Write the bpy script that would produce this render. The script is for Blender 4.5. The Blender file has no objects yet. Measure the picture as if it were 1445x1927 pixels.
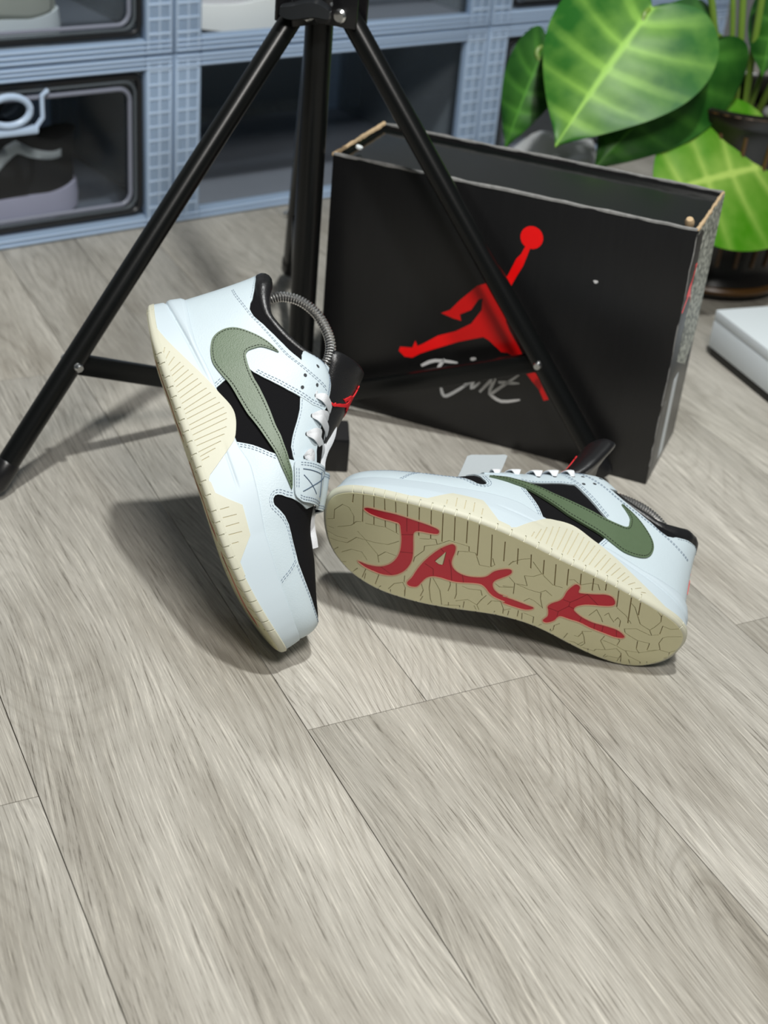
import bpy, bmesh, math, random
import numpy as np
from mathutils import Vector, Matrix
from mathutils.geometry import delaunay_2d_cdt

scene = bpy.context.scene
COL = scene.collection
# ---------------------------------------------------------------- camera
cam_d = bpy.data.cameras.new('camera'); cam = bpy.data.objects.new('camera', cam_d); COL.objects.link(cam)
F_PX = 2671.1
cam_d.sensor_fit = 'VERTICAL'; cam_d.sensor_height = 24.0; cam_d.sensor_width = 18.0
cam_d.lens = F_PX/1927*24.0
PITCH, ROLL = 0.5453226, 0.0978167
_fw = Vector((0, math.cos(PITCH), -math.sin(PITCH))); _up = Vector((0, math.sin(PITCH), math.cos(PITCH))); _rt = Vector((1,0,0))
_r2 = math.cos(ROLL)*_rt+math.sin(ROLL)*_up; _u2 = -math.sin(ROLL)*_rt+math.cos(ROLL)*_up
cam.matrix_world = Matrix(((_r2.x,_u2.x,-_fw.x,0),(_r2.y,_u2.y,-_fw.y,0),(_r2.z,_u2.z,-_fw.z,0.669385),(0,0,0,1)))
cam_d.clip_start = .05
cam_d.dof.use_dof = True; cam_d.dof.focus_distance = 1.01; cam_d.dof.aperture_fstop = 4.8
scene.camera = cam
# ---------------------------------------------------------------- world, lamps, exposure
scene.view_settings.view_transform = 'Standard'; scene.view_settings.look = 'None'
scene.view_settings.gamma = 1.0; scene.view_settings.use_curve_mapping = False
scene.view_settings.exposure = 0.0
world = bpy.data.worlds.new('world'); scene.world = world; world.use_nodes = True
world.node_tree.nodes['Background'].inputs[0].default_value = (.84,.95,1.0,1)
world.node_tree.nodes['Background'].inputs[1].default_value = .055
def lamp(name, loc, target, size, power, color, size_y=None):
    d = bpy.data.lights.new(name, 'AREA'); d.energy = power; d.color = color
    d.shape = 'RECTANGLE' if size_y else 'DISK'; d.size = size
    if size_y: d.size_y = size_y
    o = bpy.data.objects.new(name, d); COL.objects.link(o); o.location = loc
    o.rotation_euler = (Vector(target)-Vector(loc)).to_track_quat('-Z','Y').to_euler()
    return o
lamp('ceiling_lamp', (.24,.53,2.4), (0,.9,0), .12, 45, (.985,1.0,.985))
lamp('ceiling_lamp', (-1.3,2.1,2.5), (0,1.2,0), .25, 5, (.86,.96,1.0))
lamp('ceiling_lamp', (.25,-.05,1.6), (.08,.72,0), .4, 20, (1.0,.965,.92))
lamp('ceiling_lamp', (1.3,2.3,2.5), (.2,1.5,0), .25, 2.5, (.95,1.0,.97))

CM = .01
# ---------------------------------------------------------------- materials
def new_mat(name):
    m = bpy.data.materials.new(name); m.use_nodes = True
    return m, m.node_tree, m.node_tree.nodes['Principled BSDF']
def srgb(r,g,b):
    f = lambda c: c/12.92 if c<=.04045 else ((c+.055)/1.055)**2.4
    return (f(r/255),f(g/255),f(b/255),1)
def simple(name, col, rough=.5, metal=0., bump=0., scale=200., var=0., coat=0., spec=.5, sheen=0., stretch=None):
    m, nt, b = new_mat(name)
    b.inputs['Base Color'].default_value = col; b.inputs['Roughness'].default_value = rough
    b.inputs['Metallic'].default_value = metal; b.inputs['Specular IOR Level'].default_value = spec
    b.inputs['Coat Weight'].default_value = coat
    if sheen: b.inputs['Sheen Weight'].default_value = sheen; b.inputs['Sheen Roughness'].default_value = .6
    if bump or var:
        tc = nt.nodes.new('ShaderNodeTexCoord'); n = nt.nodes.new('ShaderNodeTexNoise')
        n.inputs['Scale'].default_value = scale; n.inputs['Detail'].default_value = 4
        src = tc.outputs['Object']
        if stretch:
            mp = nt.nodes.new('ShaderNodeMapping'); mp.inputs['Scale'].default_value = stretch
            nt.links.new(src, mp.inputs[0]); src = mp.outputs[0]
        nt.links.new(src, n.inputs['Vector'])
        if bump:
            bp = nt.nodes.new('ShaderNodeBump'); bp.inputs['Strength'].default_value = bump; bp.inputs['Distance'].default_value = .0006
            nt.links.new(n.outputs['Fac'], bp.inputs['Height']); nt.links.new(bp.outputs[0], b.inputs['Normal'])
        if var:
            n2 = nt.nodes.new('ShaderNodeTexNoise'); n2.inputs['Scale'].default_value = scale*.2; n2.inputs['Detail'].default_value = 5
            nt.links.new(src, n2.inputs['Vector'])
            mx = nt.nodes.new('ShaderNodeMix'); mx.data_type = 'RGBA'
            mx.inputs[6].default_value = tuple(c*(1-var) for c in col[:3])+(1,); mx.inputs[7].default_value = tuple(min(1,c*(1+var)) for c in col[:3])+(1,)
            nt.links.new(n2.outputs['Fac'], mx.inputs[0]); nt.links.new(mx.outputs[2], b.inputs['Base Color'])
    return m
MAT = {}
MAT['white_leather'] = simple('white_leather', (.53,.62,.665,1), .45, bump=.25, scale=900, var=.015)
MAT['white_mid'] = simple('white_foam', (.53,.615,.665,1), .48, bump=.05, scale=600)
MAT['suede'] = simple('black_suede', (.006,.006,.007,1), .95, bump=.5, scale=1500, spec=.15)
MAT['olive'] = simple('olive_leather', srgb(84,102,76), .42, bump=.3, scale=1100, var=.05)
MAT['cream'] = simple('cream_rubber', srgb(200,199,180), .55, bump=.08, scale=800, var=.02)
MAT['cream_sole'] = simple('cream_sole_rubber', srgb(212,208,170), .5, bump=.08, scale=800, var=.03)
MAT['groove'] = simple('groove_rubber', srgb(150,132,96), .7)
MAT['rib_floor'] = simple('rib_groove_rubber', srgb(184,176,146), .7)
MAT['red_rubber'] = simple('red_rubber', srgb(196,28,50), .42, bump=.06, scale=700, var=.04)
MAT['red_crack'] = simple('dark_red_rubber', srgb(140,12,30), .6)
MAT['red_edge'] = simple('pale_red_rubber', srgb(214,168,140), .5)
MAT['black_leather'] = simple('black_leather', (.010,.010,.011,1), .34, bump=.35, scale=900)
MAT['lining'] = simple('black_lining', (.008,.008,.009,1), .9, bump=.3, scale=1200)
MAT['lace'] = simple('white_lace', (.72,.74,.77,1), .8, bump=.8, scale=1800)
MAT['thread'] = simple('grey_thread', srgb(120,134,150), .8)
MAT['thread_dark'] = simple('dark_olive_thread', srgb(44,54,40), .8)
MAT['thread_star'] = simple('slate_thread', srgb(70,88,108), .8)
MAT['thread_red'] = simple('red_thread', srgb(205,18,28), .7, bump=.6, scale=1500)
MAT['eyelet'] = simple('eyelet_shadow', (.03,.035,.04,1), .8)
MAT['steel'] = simple('steel', (.92,.91,.89,1), .30, 1.)
MAT['chrome'] = simple('zinc_bolt', (.75,.76,.76,1), .25, 1.)
MAT['tripod'] = simple('black_powder_coat', (.0035,.004,.004,1), .30, bump=.05, spec=.35, scale=500)
MAT['black_plastic'] = simple('black_plastic', (.006,.006,.007,1), .33, bump=.05, scale=400)
MAT['box_black'] = simple('black_card', (.0075,.0075,.008,1), .33, bump=.15, scale=260, var=.3, stretch=(6,6,.35))
MAT['box_in'] = simple('black_card_flap', (.005,.0065,.006,1), .14, bump=.03, scale=90)
MAT['card'] = simple('raw_card', srgb(196,170,134), .85, bump=.4, scale=700, var=.1)
MAT['worn'] = simple('worn_card_edge', srgb(128,128,126), .85, bump=.6, scale=900, var=.45)
MAT['print_red'] = simple('red_print', srgb(255,12,14), .35)
MAT['print_white'] = simple('white_ink', srgb(214,214,214), .5)
MAT['white_card'] = simple('white_card', (.74,.80,.84,1), .5)
MAT['dark_base'] = simple('dark_base', (.012,.012,.010,1), .6)
MAT['bag'] = simple('white_film', (.62,.63,.63,1), .3, bump=.4, scale=60)
def cement():
    m, nt, b = new_mat('speckled_print'); b.inputs['Roughness'].default_value = .5
    tc = nt.nodes.new('ShaderNodeTexCoord'); v = nt.nodes.new('ShaderNodeTexVoronoi'); v.feature = 'DISTANCE_TO_EDGE'
    v.inputs['Scale'].default_value = 130; nz = nt.nodes.new('ShaderNodeTexNoise'); nz.inputs['Scale'].default_value = 70
    r = nt.nodes.new('ShaderNodeValToRGB'); r.color_ramp.elements[0].position = .03; r.color_ramp.elements[0].color = srgb(112,116,108)
    r.color_ramp.elements[1].position = .12; r.color_ramp.elements[1].color = srgb(222,226,214)
    ad = nt.nodes.new('ShaderNodeMath'); ad.operation = 'MULTIPLY'
    nt.links.new(tc.outputs['Object'], v.inputs[0]); nt.links.new(tc.outputs['Object'], nz.inputs[0])
    nt.links.new(v.outputs['Distance'], ad.inputs[0]); nt.links.new(nz.outputs['Fac'], ad.inputs[1])
    nt.links.new(ad.outputs[0], r.inputs[0]); nt.links.new(r.outputs[0], b.inputs['Base Color'])
    return m
MAT['cement'] = cement()
def wood():
    m, nt, b = new_mat('grey_oak_vinyl'); N = nt.nodes.new; L = nt.links.new
    tc = N('ShaderNodeTexCoord'); oi = N('ShaderNodeObjectInfo')
    off = N('ShaderNodeVectorMath'); off.operation = 'SCALE'; off.inputs[0].default_value = (37.,91.,13.); L(oi.outputs['Random'], off.inputs['Scale'])
    ad = N('ShaderNodeVectorMath'); ad.operation = 'ADD'; L(tc.outputs['Object'], ad.inputs[0]); L(off.outputs[0], ad.inputs[1])
    def mapped(sx, sy, sz=1.):
        mp = N('ShaderNodeMapping'); mp.inputs['Scale'].default_value = (sx,sy,sz); L(ad.outputs[0], mp.inputs[0]); return mp.outputs[0]
    def noise(vec, scale, detail=4, rough=.55, dist=0.):
        n = N('ShaderNodeTexNoise'); n.inputs['Scale'].default_value = scale; n.inputs['Detail'].default_value = detail
        n.inputs['Roughness'].default_value = rough; n.inputs['Distortion'].default_value = dist; L(vec, n.inputs['Vector']); return n.outputs['Fac']
    def math_(op, a, c, clamp=False):
        n = N('ShaderNodeMath'); n.operation = op; n.use_clamp = clamp
        for i, s in enumerate((a,c)):
            if isinstance(s,(int,float)): n.inputs[i].default_value = s
            else: L(s, n.inputs[i])
        return n.outputs[0]
    def ramp(fac, stops):
        r = N('ShaderNodeValToRGB'); e = r.color_ramp.elements
        e[0].position, e[0].color = stops[0]; e[1].position, e[1].color = stops[-1]
        for p,c in stops[1:-1]:
            q = e.new(p); q.color = c
        L(fac, r.inputs[0]); return r.outputs[0]
    # cathedral figure: contour lines of a slow field stretched along the plank
    slow = noise(mapped(1.9,7.5), 1.0, 1.2, .4, .25)
    rings = math_('SINE', math_('MULTIPLY', slow, 210.), 0.)
    rings = math_('MULTIPLY_ADD' if False else 'MULTIPLY', math_('ADD', rings, 1.), .5)
    # long pores and white brushed streaks
    wob = N('ShaderNodeVectorMath'); wob.operation = 'ADD'
    w2 = N('ShaderNodeVectorMath'); w2.operation = 'SCALE'; w2.inputs['Scale'].default_value = .05
    cmb = N('ShaderNodeCombineXYZ'); L(math_('SUBTRACT', slow, .5), cmb.inputs[1]); L(cmb.outputs[0], w2.inputs[0]); w2.inputs['Scale'].default_value = .085
    L(ad.outputs[0], wob.inputs[0]); L(w2.outputs[0], wob.inputs[1])
    mpf = N('ShaderNodeMapping'); mpf.inputs['Scale'].default_value = (20,760,1); L(wob.outputs[0], mpf.inputs[0])
    fine = noise(mpf.outputs[0], 1.0, 5, .72)
    mpg = N('ShaderNodeMapping'); mpg.inputs['Scale'].default_value = (5,120,1); L(wob.outputs[0], mpg.inputs[0])
    mid = noise(mpg.outputs[0], 1.0, 4, .6)
    broad = noise(mapped(2.4,9), 1.0, 4, .6, .6)
    g = srgb
    base = ramp(broad, [(.30,g(146,141,131)),(.5,g(170,166,157)),(.72,g(188,184,175))])
    def mix(kind, fac, a, c):
        n = N('ShaderNodeMix'); n.data_type = 'RGBA'; n.blend_type = kind
        if isinstance(fac,(int,float)): n.inputs[0].default_value = fac
        else: L(fac, n.inputs[0])
        for i, s in ((6,a),(7,c)):
            if isinstance(s,tuple): n.inputs[i].default_value = s
            else: L(s, n.inputs[i])
        return n.outputs[2]
    ringm = ramp(rings, [(.0,(.62,.60,.57,1)),(.14,(.88,.87,.86,1)),(.3,(1,1,1,1)),(.86,(1,1,1,1)),(1.,(1.14,1.14,1.13,1))])
    gate = ramp(noise(mapped(2.2,8), 1.0, 2), [(.40,(0,0,0,1)),(.62,(1,1,1,1))])
    gsep = N('ShaderNodeSeparateColor'); L(gate, gsep.inputs[0])
    col = mix('MULTIPLY', math_('MULTIPLY', gsep.outputs[0], .42), base, ringm)
    pores = ramp(fine, [(.34,(.38,.365,.34,1)),(.43,(.88,.875,.865,1)),(.55,(1,1,1,1)),(.65,(1.36,1.36,1.35,1))])
    col = mix('MULTIPLY', .95, col, pores)
    midr = ramp(mid, [(.30,(.78,.77,.75,1)),(.5,(1,1,1,1)),(.72,(1.12,1.12,1.12,1))])
    col = mix('MULTIPLY', .42, col, midr)
    hs = N('ShaderNodeHueSaturation'); L(col, hs.inputs['Color'])
    L(math_('ADD', math_('MULTIPLY', oi.outputs['Random'], .14), .95), hs.inputs['Value'])
    L(hs.outputs[0], b.inputs['Base Color'])
    b.inputs['Roughness'].default_value = .46; b.inputs['Specular IOR Level'].default_value = .4
    bp = N('ShaderNodeBump'); bp.inputs['Strength'].default_value = .35; bp.inputs['Distance'].default_value = .0006
    L(math_('ADD', fine, math_('MULTIPLY', rings, .15)), bp.inputs['Height']); L(bp.outputs[0], b.inputs['Normal'])
    return m
MAT['wood'] = wood()
MAT['seam'] = simple('seam_dark', (.03,.028,.025,1), .9)
def plastic_clear(name, col, trans, rough, bump=0.):
    m = simple(name, col, rough, bump=bump, scale=300)
    b = m.node_tree.nodes['Principled BSDF']; b.inputs['Transmission Weight'].default_value = trans; b.inputs['IOR'].default_value = 1.25
    return m
MAT['frost'] = plastic_clear('frosted_plastic', srgb(176,200,228), .35, .3)
MAT['frost_dark'] = plastic_clear('smoked_plastic', srgb(120,128,134), .55, .25)
MAT['frost_rib'] = simple('frosted_plastic_rib', srgb(186,206,230), .3)
MAT['crate_floor'] = simple('crate_floor_plastic', srgb(104,112,122), .45)
MAT['crate_wall'] = simple('crate_wall_plastic', srgb(112,118,118), .4)
def glass():
    m, nt, b = new_mat('clear_door'); nt.nodes.remove(b); out = nt.nodes['Material Output']
    t = nt.nodes.new('ShaderNodeBsdfTransparent'); g = nt.nodes.new('ShaderNodeBsdfGlossy'); g.inputs['Roughness'].default_value = .12
    t.inputs[0].default_value = (.93,.95,.97,1); fr = nt.nodes.new('ShaderNodeLayerWeight'); fr.inputs[0].default_value = .12
    mx = nt.nodes.new('ShaderNodeMixShader'); nt.links.new(fr.outputs['Facing'], mx.inputs[0]); nt.links.new(t.outputs[0], mx.inputs[1]); nt.links.new(g.outputs[0], mx.inputs[2])
    nt.links.new(mx.outputs[0], out.inputs[0]); return m
MAT['door'] = glass()
def clear_sheet(name, tint, milky, col):
    m, nt, b = new_mat(name); out = nt.nodes['Material Output']
    b.inputs['Base Color'].default_value = col; b.inputs['Roughness'].default_value = .3
    t = nt.nodes.new('ShaderNodeBsdfTransparent'); t.inputs[0].default_value = tint
    mx = nt.nodes.new('ShaderNodeMixShader'); mx.inputs[0].default_value = milky
    nt.links.new(t.outputs[0], mx.inputs[1]); nt.links.new(b.outputs[0], mx.inputs[2]); nt.links.new(mx.outputs[0], out.inputs[0]); return m
MAT['clear_side'] = clear_sheet('clear_crate_sheet', (.95,.97,.98,1), .28, srgb(160,170,178))
MAT['clear_floor'] = clear_sheet('clear_crate_floor', (.92,.94,.97,1), .5, srgb(150,158,170))
MAT['velcro'] = simple('grey_hook_tape', (.40,.44,.46,1), .9, bump=.8, scale=1500)
MAT['black_gasket'] = simple('black_gasket', (.012,.013,.015,1), .35)
MAT['lilac_rubber'] = simple('lilac_white_rubber', srgb(200,196,214), .5)
MAT['beige_suede'] = simple('beige_suede', srgb(176,178,166), .8)
MAT['bright_white'] = simple('bright_white', srgb(226,232,232), .5)
MAT['grey_mesh'] = simple('grey_mesh', srgb(190,192,198), .7)
MAT['bright_red'] = simple('bright_red', srgb(196,26,34), .5)
MAT['pot'] = simple('dark_glaze', (.010,.008,.006,1), .25)
MAT['pot_bronze'] = simple('bronze_glaze', srgb(84,56,20), .35, bump=.2, scale=60, var=.3)
MAT['soil'] = simple('potting_soil', srgb(58,40,26), .95, bump=1., scale=120, var=.4)
MAT['pebble'] = simple('pale_pebble', srgb(200,204,206), .5, var=.1, scale=50)
MAT['stem'] = simple('green_stem', srgb(116,148,58), .4)
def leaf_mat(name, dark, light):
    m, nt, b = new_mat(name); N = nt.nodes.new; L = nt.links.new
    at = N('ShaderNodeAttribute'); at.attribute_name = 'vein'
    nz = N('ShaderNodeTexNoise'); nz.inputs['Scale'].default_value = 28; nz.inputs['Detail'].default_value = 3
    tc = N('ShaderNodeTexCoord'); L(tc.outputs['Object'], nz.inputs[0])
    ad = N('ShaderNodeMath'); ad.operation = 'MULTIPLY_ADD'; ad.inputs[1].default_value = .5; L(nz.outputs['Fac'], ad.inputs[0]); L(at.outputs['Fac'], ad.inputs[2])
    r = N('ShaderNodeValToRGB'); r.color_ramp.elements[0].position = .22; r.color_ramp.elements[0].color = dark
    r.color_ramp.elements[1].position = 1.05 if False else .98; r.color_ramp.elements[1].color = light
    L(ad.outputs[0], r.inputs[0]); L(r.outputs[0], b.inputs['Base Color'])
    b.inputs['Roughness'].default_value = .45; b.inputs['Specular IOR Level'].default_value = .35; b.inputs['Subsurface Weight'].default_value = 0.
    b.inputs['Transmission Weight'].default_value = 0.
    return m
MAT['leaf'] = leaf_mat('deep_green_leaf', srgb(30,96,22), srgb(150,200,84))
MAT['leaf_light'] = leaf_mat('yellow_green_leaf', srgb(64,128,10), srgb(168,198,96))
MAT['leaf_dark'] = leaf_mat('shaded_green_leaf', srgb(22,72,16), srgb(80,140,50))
MAT['wall'] = simple('dark_wall', srgb(150,152,154), .8)

# ---------------------------------------------------------------- mesh helpers
def empty(name, label, cat, loc=(0,0,0), group=None, rot=None):
    o = bpy.data.objects.new(name, None); COL.objects.link(o); o.location = loc
    if rot is not None: o.rotation_euler = rot
    o.empty_display_size = .02
    tag(o, label, cat, group); return o
def tag(o, label=None, cat=None, group=None, kind=None):
    if label: o['label'] = label
    if cat: o['category'] = cat
    if group: o['group'] = group
    if kind: o['kind'] = kind
    return o
def mesh(name, verts, faces, m, parent=None, smooth=True, sharp=None):
    me = bpy.data.meshes.new(name)
    me.from_pydata([tuple(map(float,v)) for v in verts], [], [tuple(map(int,f)) for f in faces]); me.update()
    for mm in (m if isinstance(m,(list,tuple)) else [m]): me.materials.append(mm)
    if smooth:
        me.polygons.foreach_set('use_smooth', [True]*len(me.polygons))
        if sharp: me.set_sharp_from_angle(angle=math.radians(sharp))
    o = bpy.data.objects.new(name, me); COL.objects.link(o)
    if parent: o.parent = parent
    return o
class MB:
    def __init__(s): s.v = []; s.f = []
    def add(s, v, f):
        n = len(s.v); s.v += [tuple(map(float,p)) for p in v]; s.f += [tuple(i+n for i in q) for q in f]; return s
    def box(s, c, d, R=None, bev=0.):
        c = Vector(c); h = Vector(d)/2; R = R or Matrix.Identity(3)
        if not bev:
            P = [Vector((x,y,z)) for x in (-h.x,h.x) for y in (-h.y,h.y) for z in (-h.z,h.z)]
            return s.add([c+R@p for p in P], [(0,1,3,2),(4,6,7,5),(0,4,5,1),(2,3,7,6),(0,2,6,4),(1,5,7,3)])
        bm = bmesh.new(); bmesh.ops.create_cube(bm, size=1.)
        for v in bm.verts: v.co = Vector((v.co.x*d[0],v.co.y*d[1],v.co.z*d[2]))
        bmesh.ops.bevel(bm, geom=bm.edges[:], offset=bev, segments=2, affect='EDGES', profile=.5)
        bm.verts.index_update(); s.add([c+R@v.co for v in bm.verts], [tuple(v.index for v in f.verts) for f in bm.faces]); bm.free(); return s
    def tube(s, pts, r, n=12, caps=True):
        pts = [Vector(p) for p in pts]; k = len(pts); rr = r if isinstance(r,(list,tuple)) else [r]*k
        V = []; up = None
        for i,p in enumerate(pts):
            t = (pts[min(i+1,k-1)]-pts[max(i-1,0)]).normalized()
            if up is None: up = t.orthogonal().normalized()
            up = (up-t*up.dot(t)).normalized(); w = t.cross(up)
            V += [p+(up*math.cos(a)+w*math.sin(a))*rr[i] for a in (2*math.pi*j/n for j in range(n))]
        Fc = [(i*n+j, i*n+(j+1)%n, (i+1)*n+(j+1)%n, (i+1)*n+j) for i in range(k-1) for j in range(n)]
        if caps: Fc += [tuple(range(n-1,-1,-1)), tuple(range((k-1)*n,k*n))]
        return s.add(V, Fc)
    def lathe(s, prof, c=(0,0,0), R=None, n=32):
        c = Vector(c); R = R or Matrix.Identity(3); k = len(prof)
        V = [c+R@Vector((r*math.cos(2*math.pi*j/n), r*math.sin(2*math.pi*j/n), z)) for r,z in prof for j in range(n)]
        Fc = [(i*n+j, i*n+(j+1)%n, (i+1)*n+(j+1)%n, (i+1)*n+j) for i in range(k-1) for j in range(n)]
        Fc += [tuple(range(n-1,-1,-1)), tuple(range((k-1)*n,k*n))]
        return s.add(V, Fc)
    def build(s, name, m, parent=None, smooth=True, sharp=35): return mesh(name, s.v, s.f, m, parent, smooth, sharp)
def zrot(a): return Matrix.Rotation(a,3,'Z')
def align_z(d): return Vector(d).to_track_quat('Z','Y').to_matrix()

def inside(P, loop):
    P = np.asarray(P,float); L = np.asarray(loop,float); x,y = P[:,0],P[:,1]
    r = np.zeros(len(P),bool); j = len(L)-1
    for i in range(len(L)):
        xi,yi = L[i]; xj,yj = L[j]
        c = ((yi>y)!=(yj>y))
        with np.errstate(divide='ignore',invalid='ignore'):
            r ^= c & (x < (xj-xi)*(y-yi)/(yj-yi+1e-30)+xi)
        j = i
    return r
def densify(loop, sp, closed=True):
    L = [tuple(p) for p in loop]; o = []
    for i in range(len(L) if closed else len(L)-1):
        a = np.array(L[i]); b = np.array(L[(i+1)%len(L)]); n = max(1,int(np.ceil(np.linalg.norm(b-a)/sp)))
        o += [tuple(a+(b-a)*k/n) for k in range(n)]
    if not closed: o.append(L[-1])
    return o
def catmull(pts, n=6, closed=False):
    P = np.array(pts,float); k = len(P); o = []
    for i in range(k if closed else k-1):
        g = (lambda j: P[j%k]) if closed else (lambda j: P[min(max(j,0),k-1)])
        p0,p1,p2,p3 = g(i-1),g(i),g(i+1),g(i+2)
        for t in np.linspace(0,1,n,endpoint=False):
            o.append(.5*((2*p1)+(-p0+p2)*t+(2*p0-5*p1+4*p2-p3)*t*t+(-p0+3*p1-3*p2+p3)*t**3))
    if not closed: o.append(P[-1])
    return np.array(o)
def buffer_line(a, b, w):
    a = np.array(a); b = np.array(b); d = b-a; L = np.linalg.norm(d)+1e-9; d /= L; n = np.array([-d[1],d[0]])*w/2; a = a-d*w*.4; b = b+d*w*.4
    return [tuple(a+n),tuple(b+n),tuple(b-n),tuple(a-n)]
def patch(outer, surf, off, depth, sp, holes=(), sv=1., grid=True):
    """a sheet cut to the loop(s) 'outer' (minus 'holes') in the (u,v) plane of surf(u,v,off), with side walls 'depth' deep"""
    S2 = np.array([1.,sv]); outs = [np.array(l,float)*S2 for l in outer]; hol = [np.array(h,float)*S2 for h in holes]
    V = []; Ed = []
    for l in outs+hol:
        d = densify(l, sp); n0 = len(V); V += d; Ed += [(n0+i, n0+(i+1)%len(d)) for i in range(len(d))]
    if grid:
        A = np.vstack(outs); lo, hi = A.min(0), A.max(0)
        gx, gy = np.meshgrid(np.arange(lo[0]+sp*.5,hi[0],sp), np.arange(lo[1]+sp*.5,hi[1],sp)); G = np.stack([gx.ravel(),gy.ravel()],1)
        if len(G):
            k = np.zeros(len(G),bool)
            for l in outs: k |= inside(G,l)
            for h in hol: k &= ~inside(G,h)
            G = G[k]; B = np.array(V)
            if len(G) and len(B)*len(G) < 4e6:
                G = G[(np.abs(G[:,None]-B[None]).max(2).min(1) > sp*.35)]
            V += [tuple(g) for g in G]
    r = delaunay_2d_cdt([Vector(v) for v in V], Ed, [], 0, 1e-5)
    P = np.array([tuple(v) for v in r[0]]); T = np.array([f for f in r[2] if len(f)==3])
    c = P[T].mean(1); k = np.zeros(len(T),bool)
    for l in outs: k |= inside(c,l)
    for h in hol: k &= ~inside(c,h)
    T = T[k]
    a = P[T]; ar = (a[:,1,0]-a[:,0,0])*(a[:,2,1]-a[:,0,1])-(a[:,2,0]-a[:,0,0])*(a[:,1,1]-a[:,0,1])
    T = T[np.abs(ar)>1e-9]; ar = ar[np.abs(ar)>1e-9]; T[ar<0] = T[ar<0][:,::-1]
    used = np.unique(T); mp = -np.ones(len(P),int); mp[used] = np.arange(len(used)); P = P[used]/S2; T = mp[T]
    top = surf(P[:,0],P[:,1],off); up = surf(P[:,0],P[:,1],off+.05)-top
    f0 = T; nn = np.cross(top[f0[:,1]]-top[f0[:,0]], top[f0[:,2]]-top[f0[:,0]]); flip = (nn*up[f0[:,0]]).sum() < 0
    if flip: T = T[:,::-1]
    cnt = {}
    for t in T:
        for i in range(3): cnt[(t[i],t[(i+1)%3])] = 1
    bd = [e for e in cnt if (e[1],e[0]) not in cnt]
    bi = {}; bot = []
    lowp = surf(P[:,0],P[:,1],off-depth)
    for e in bd:
        for i in e:
            if i not in bi: bi[i] = len(top)+len(bot); bot.append(lowp[i])
    F = [tuple(t) for t in T]+[(e[1],e[0],bi[e[0]],bi[e[1]]) for e in bd]
    return (np.vstack([top,np.array(bot)]) if bot else top), F
def polybuffer(line, w, closed=False):
    """outline of a brush stroke of width w (scalar or per-vertex) around an open line"""
    P = np.array(line,float); t = np.gradient(P,axis=0); t /= np.linalg.norm(t,axis=1)[:,None]+1e-9; n = np.stack([-t[:,1],t[:,0]],1)
    w = np.broadcast_to(np.asarray(w,float),(len(P),))[:,None]/2
    return [tuple(p) for p in np.vstack([P+n*w, (P-n*w)[::-1]])]
# ---------------------------------------------------------------- shoe surfaces (left shoe, centimetres: x heel>toe, y lateral, z up)
LAT = [(.08,.05),(.22,.8),(.59,1.53),(1.55,2.45),(2.56,3.0),(3.57,3.41),(4.6,3.73),(5.62,3.97),(6.65,4.2),(7.68,4.43),(8.72,4.59),
       (9.76,4.72),(10.8,4.85),(11.84,5.0),(12.88,5.18),(13.92,5.37),(14.96,5.52),(16,5.63),(17.1,5.71),(18.1,5.75),(19.2,5.72),
       (20.3,5.65),(21.4,5.5),(22.5,5.28),(23.6,4.98),(24.8,4.59),(26,4.14),(27.2,3.55),(28.3,2.8),(29.1,1.95),(29.55,1.1),(29.7,.2)]
MED = [(29.6,-.7),(29.45,-1.4),(29.1,-2.4),(28.54,-3.5),(27.8,-4.3),(26.77,-4.96),(25.75,-5.35),(24.6,-5.51),(23.45,-5.55),(22.26,-5.42),
       (21.09,-5.23),(19.93,-5.05),(18.78,-4.78),(17.64,-4.46),(16.52,-4.08),(15.4,-3.7),(14.28,-3.37),(13.17,-3.18),(12.06,-3.05),
       (10.95,-3.08),(9.87,-3.22),(8.8,-3.46),(7.71,-3.68),(6.63,-3.87),(5.54,-3.98),(4.45,-4.0),(3.37,-3.9),(2.29,-3.6),(1.29,-3.0),(.55,-2.1),(.2,-1.1)]
def _outline():
    a = np.array(LAT+MED+LAT[:1], float)
    d = np.r_[0, np.cumsum(np.linalg.norm(np.diff(a,axis=0),axis=1))]
    n = 1400; t = np.linspace(0, d[-1], n+1)[:-1]
    p = np.stack([np.interp(t,d,a[:,0]), np.interp(t,d,a[:,1])],1)
    k = np.exp(-np.linspace(-2.5,2.5,41)**2/2); k /= k.sum()
    for i in (0,1):
        q = np.r_[p[-20:,i], p[:,i], p[:20,i]]; p[:,i] = np.convolve(q, k, 'valid')
    p2 = np.vstack([p,p[:1]]); L = np.r_[0, np.cumsum(np.linalg.norm(np.diff(p2,axis=0),axis=1))]
    tg = np.roll(p,-3,0)-np.roll(p,3,0); tg /= np.linalg.norm(tg,axis=1)[:,None]
    nr = np.stack([-tg[:,1], tg[:,0]],1)           # outward (curve runs heel > lateral > toe > medial, clockwise)
    return p2, np.vstack([nr,nr[:1]]), L
OLP, OLN, OLU = _outline()
UT = OLU[-1]                                       # full turn
UTOE = float(OLU[np.argmax(OLP[:,0])])
def OL(u, off=0.):
    u = np.mod(u, UT)
    x = np.interp(u,OLU,OLP[:,0]); y = np.interp(u,OLU,OLP[:,1])
    nx = np.interp(u,OLU,OLN[:,0]); ny = np.interp(u,OLU,OLN[:,1])
    return x+nx*off, y+ny*off
def zbot(x): return 1.9*np.clip((x-20)/10,0,1.05)**2 + .7*np.clip((5-x)/5,0,1.05)**2
def tab(x, pts):
    a = np.array(pts,float); return np.interp(x, a[:,0], a[:,1])
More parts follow.
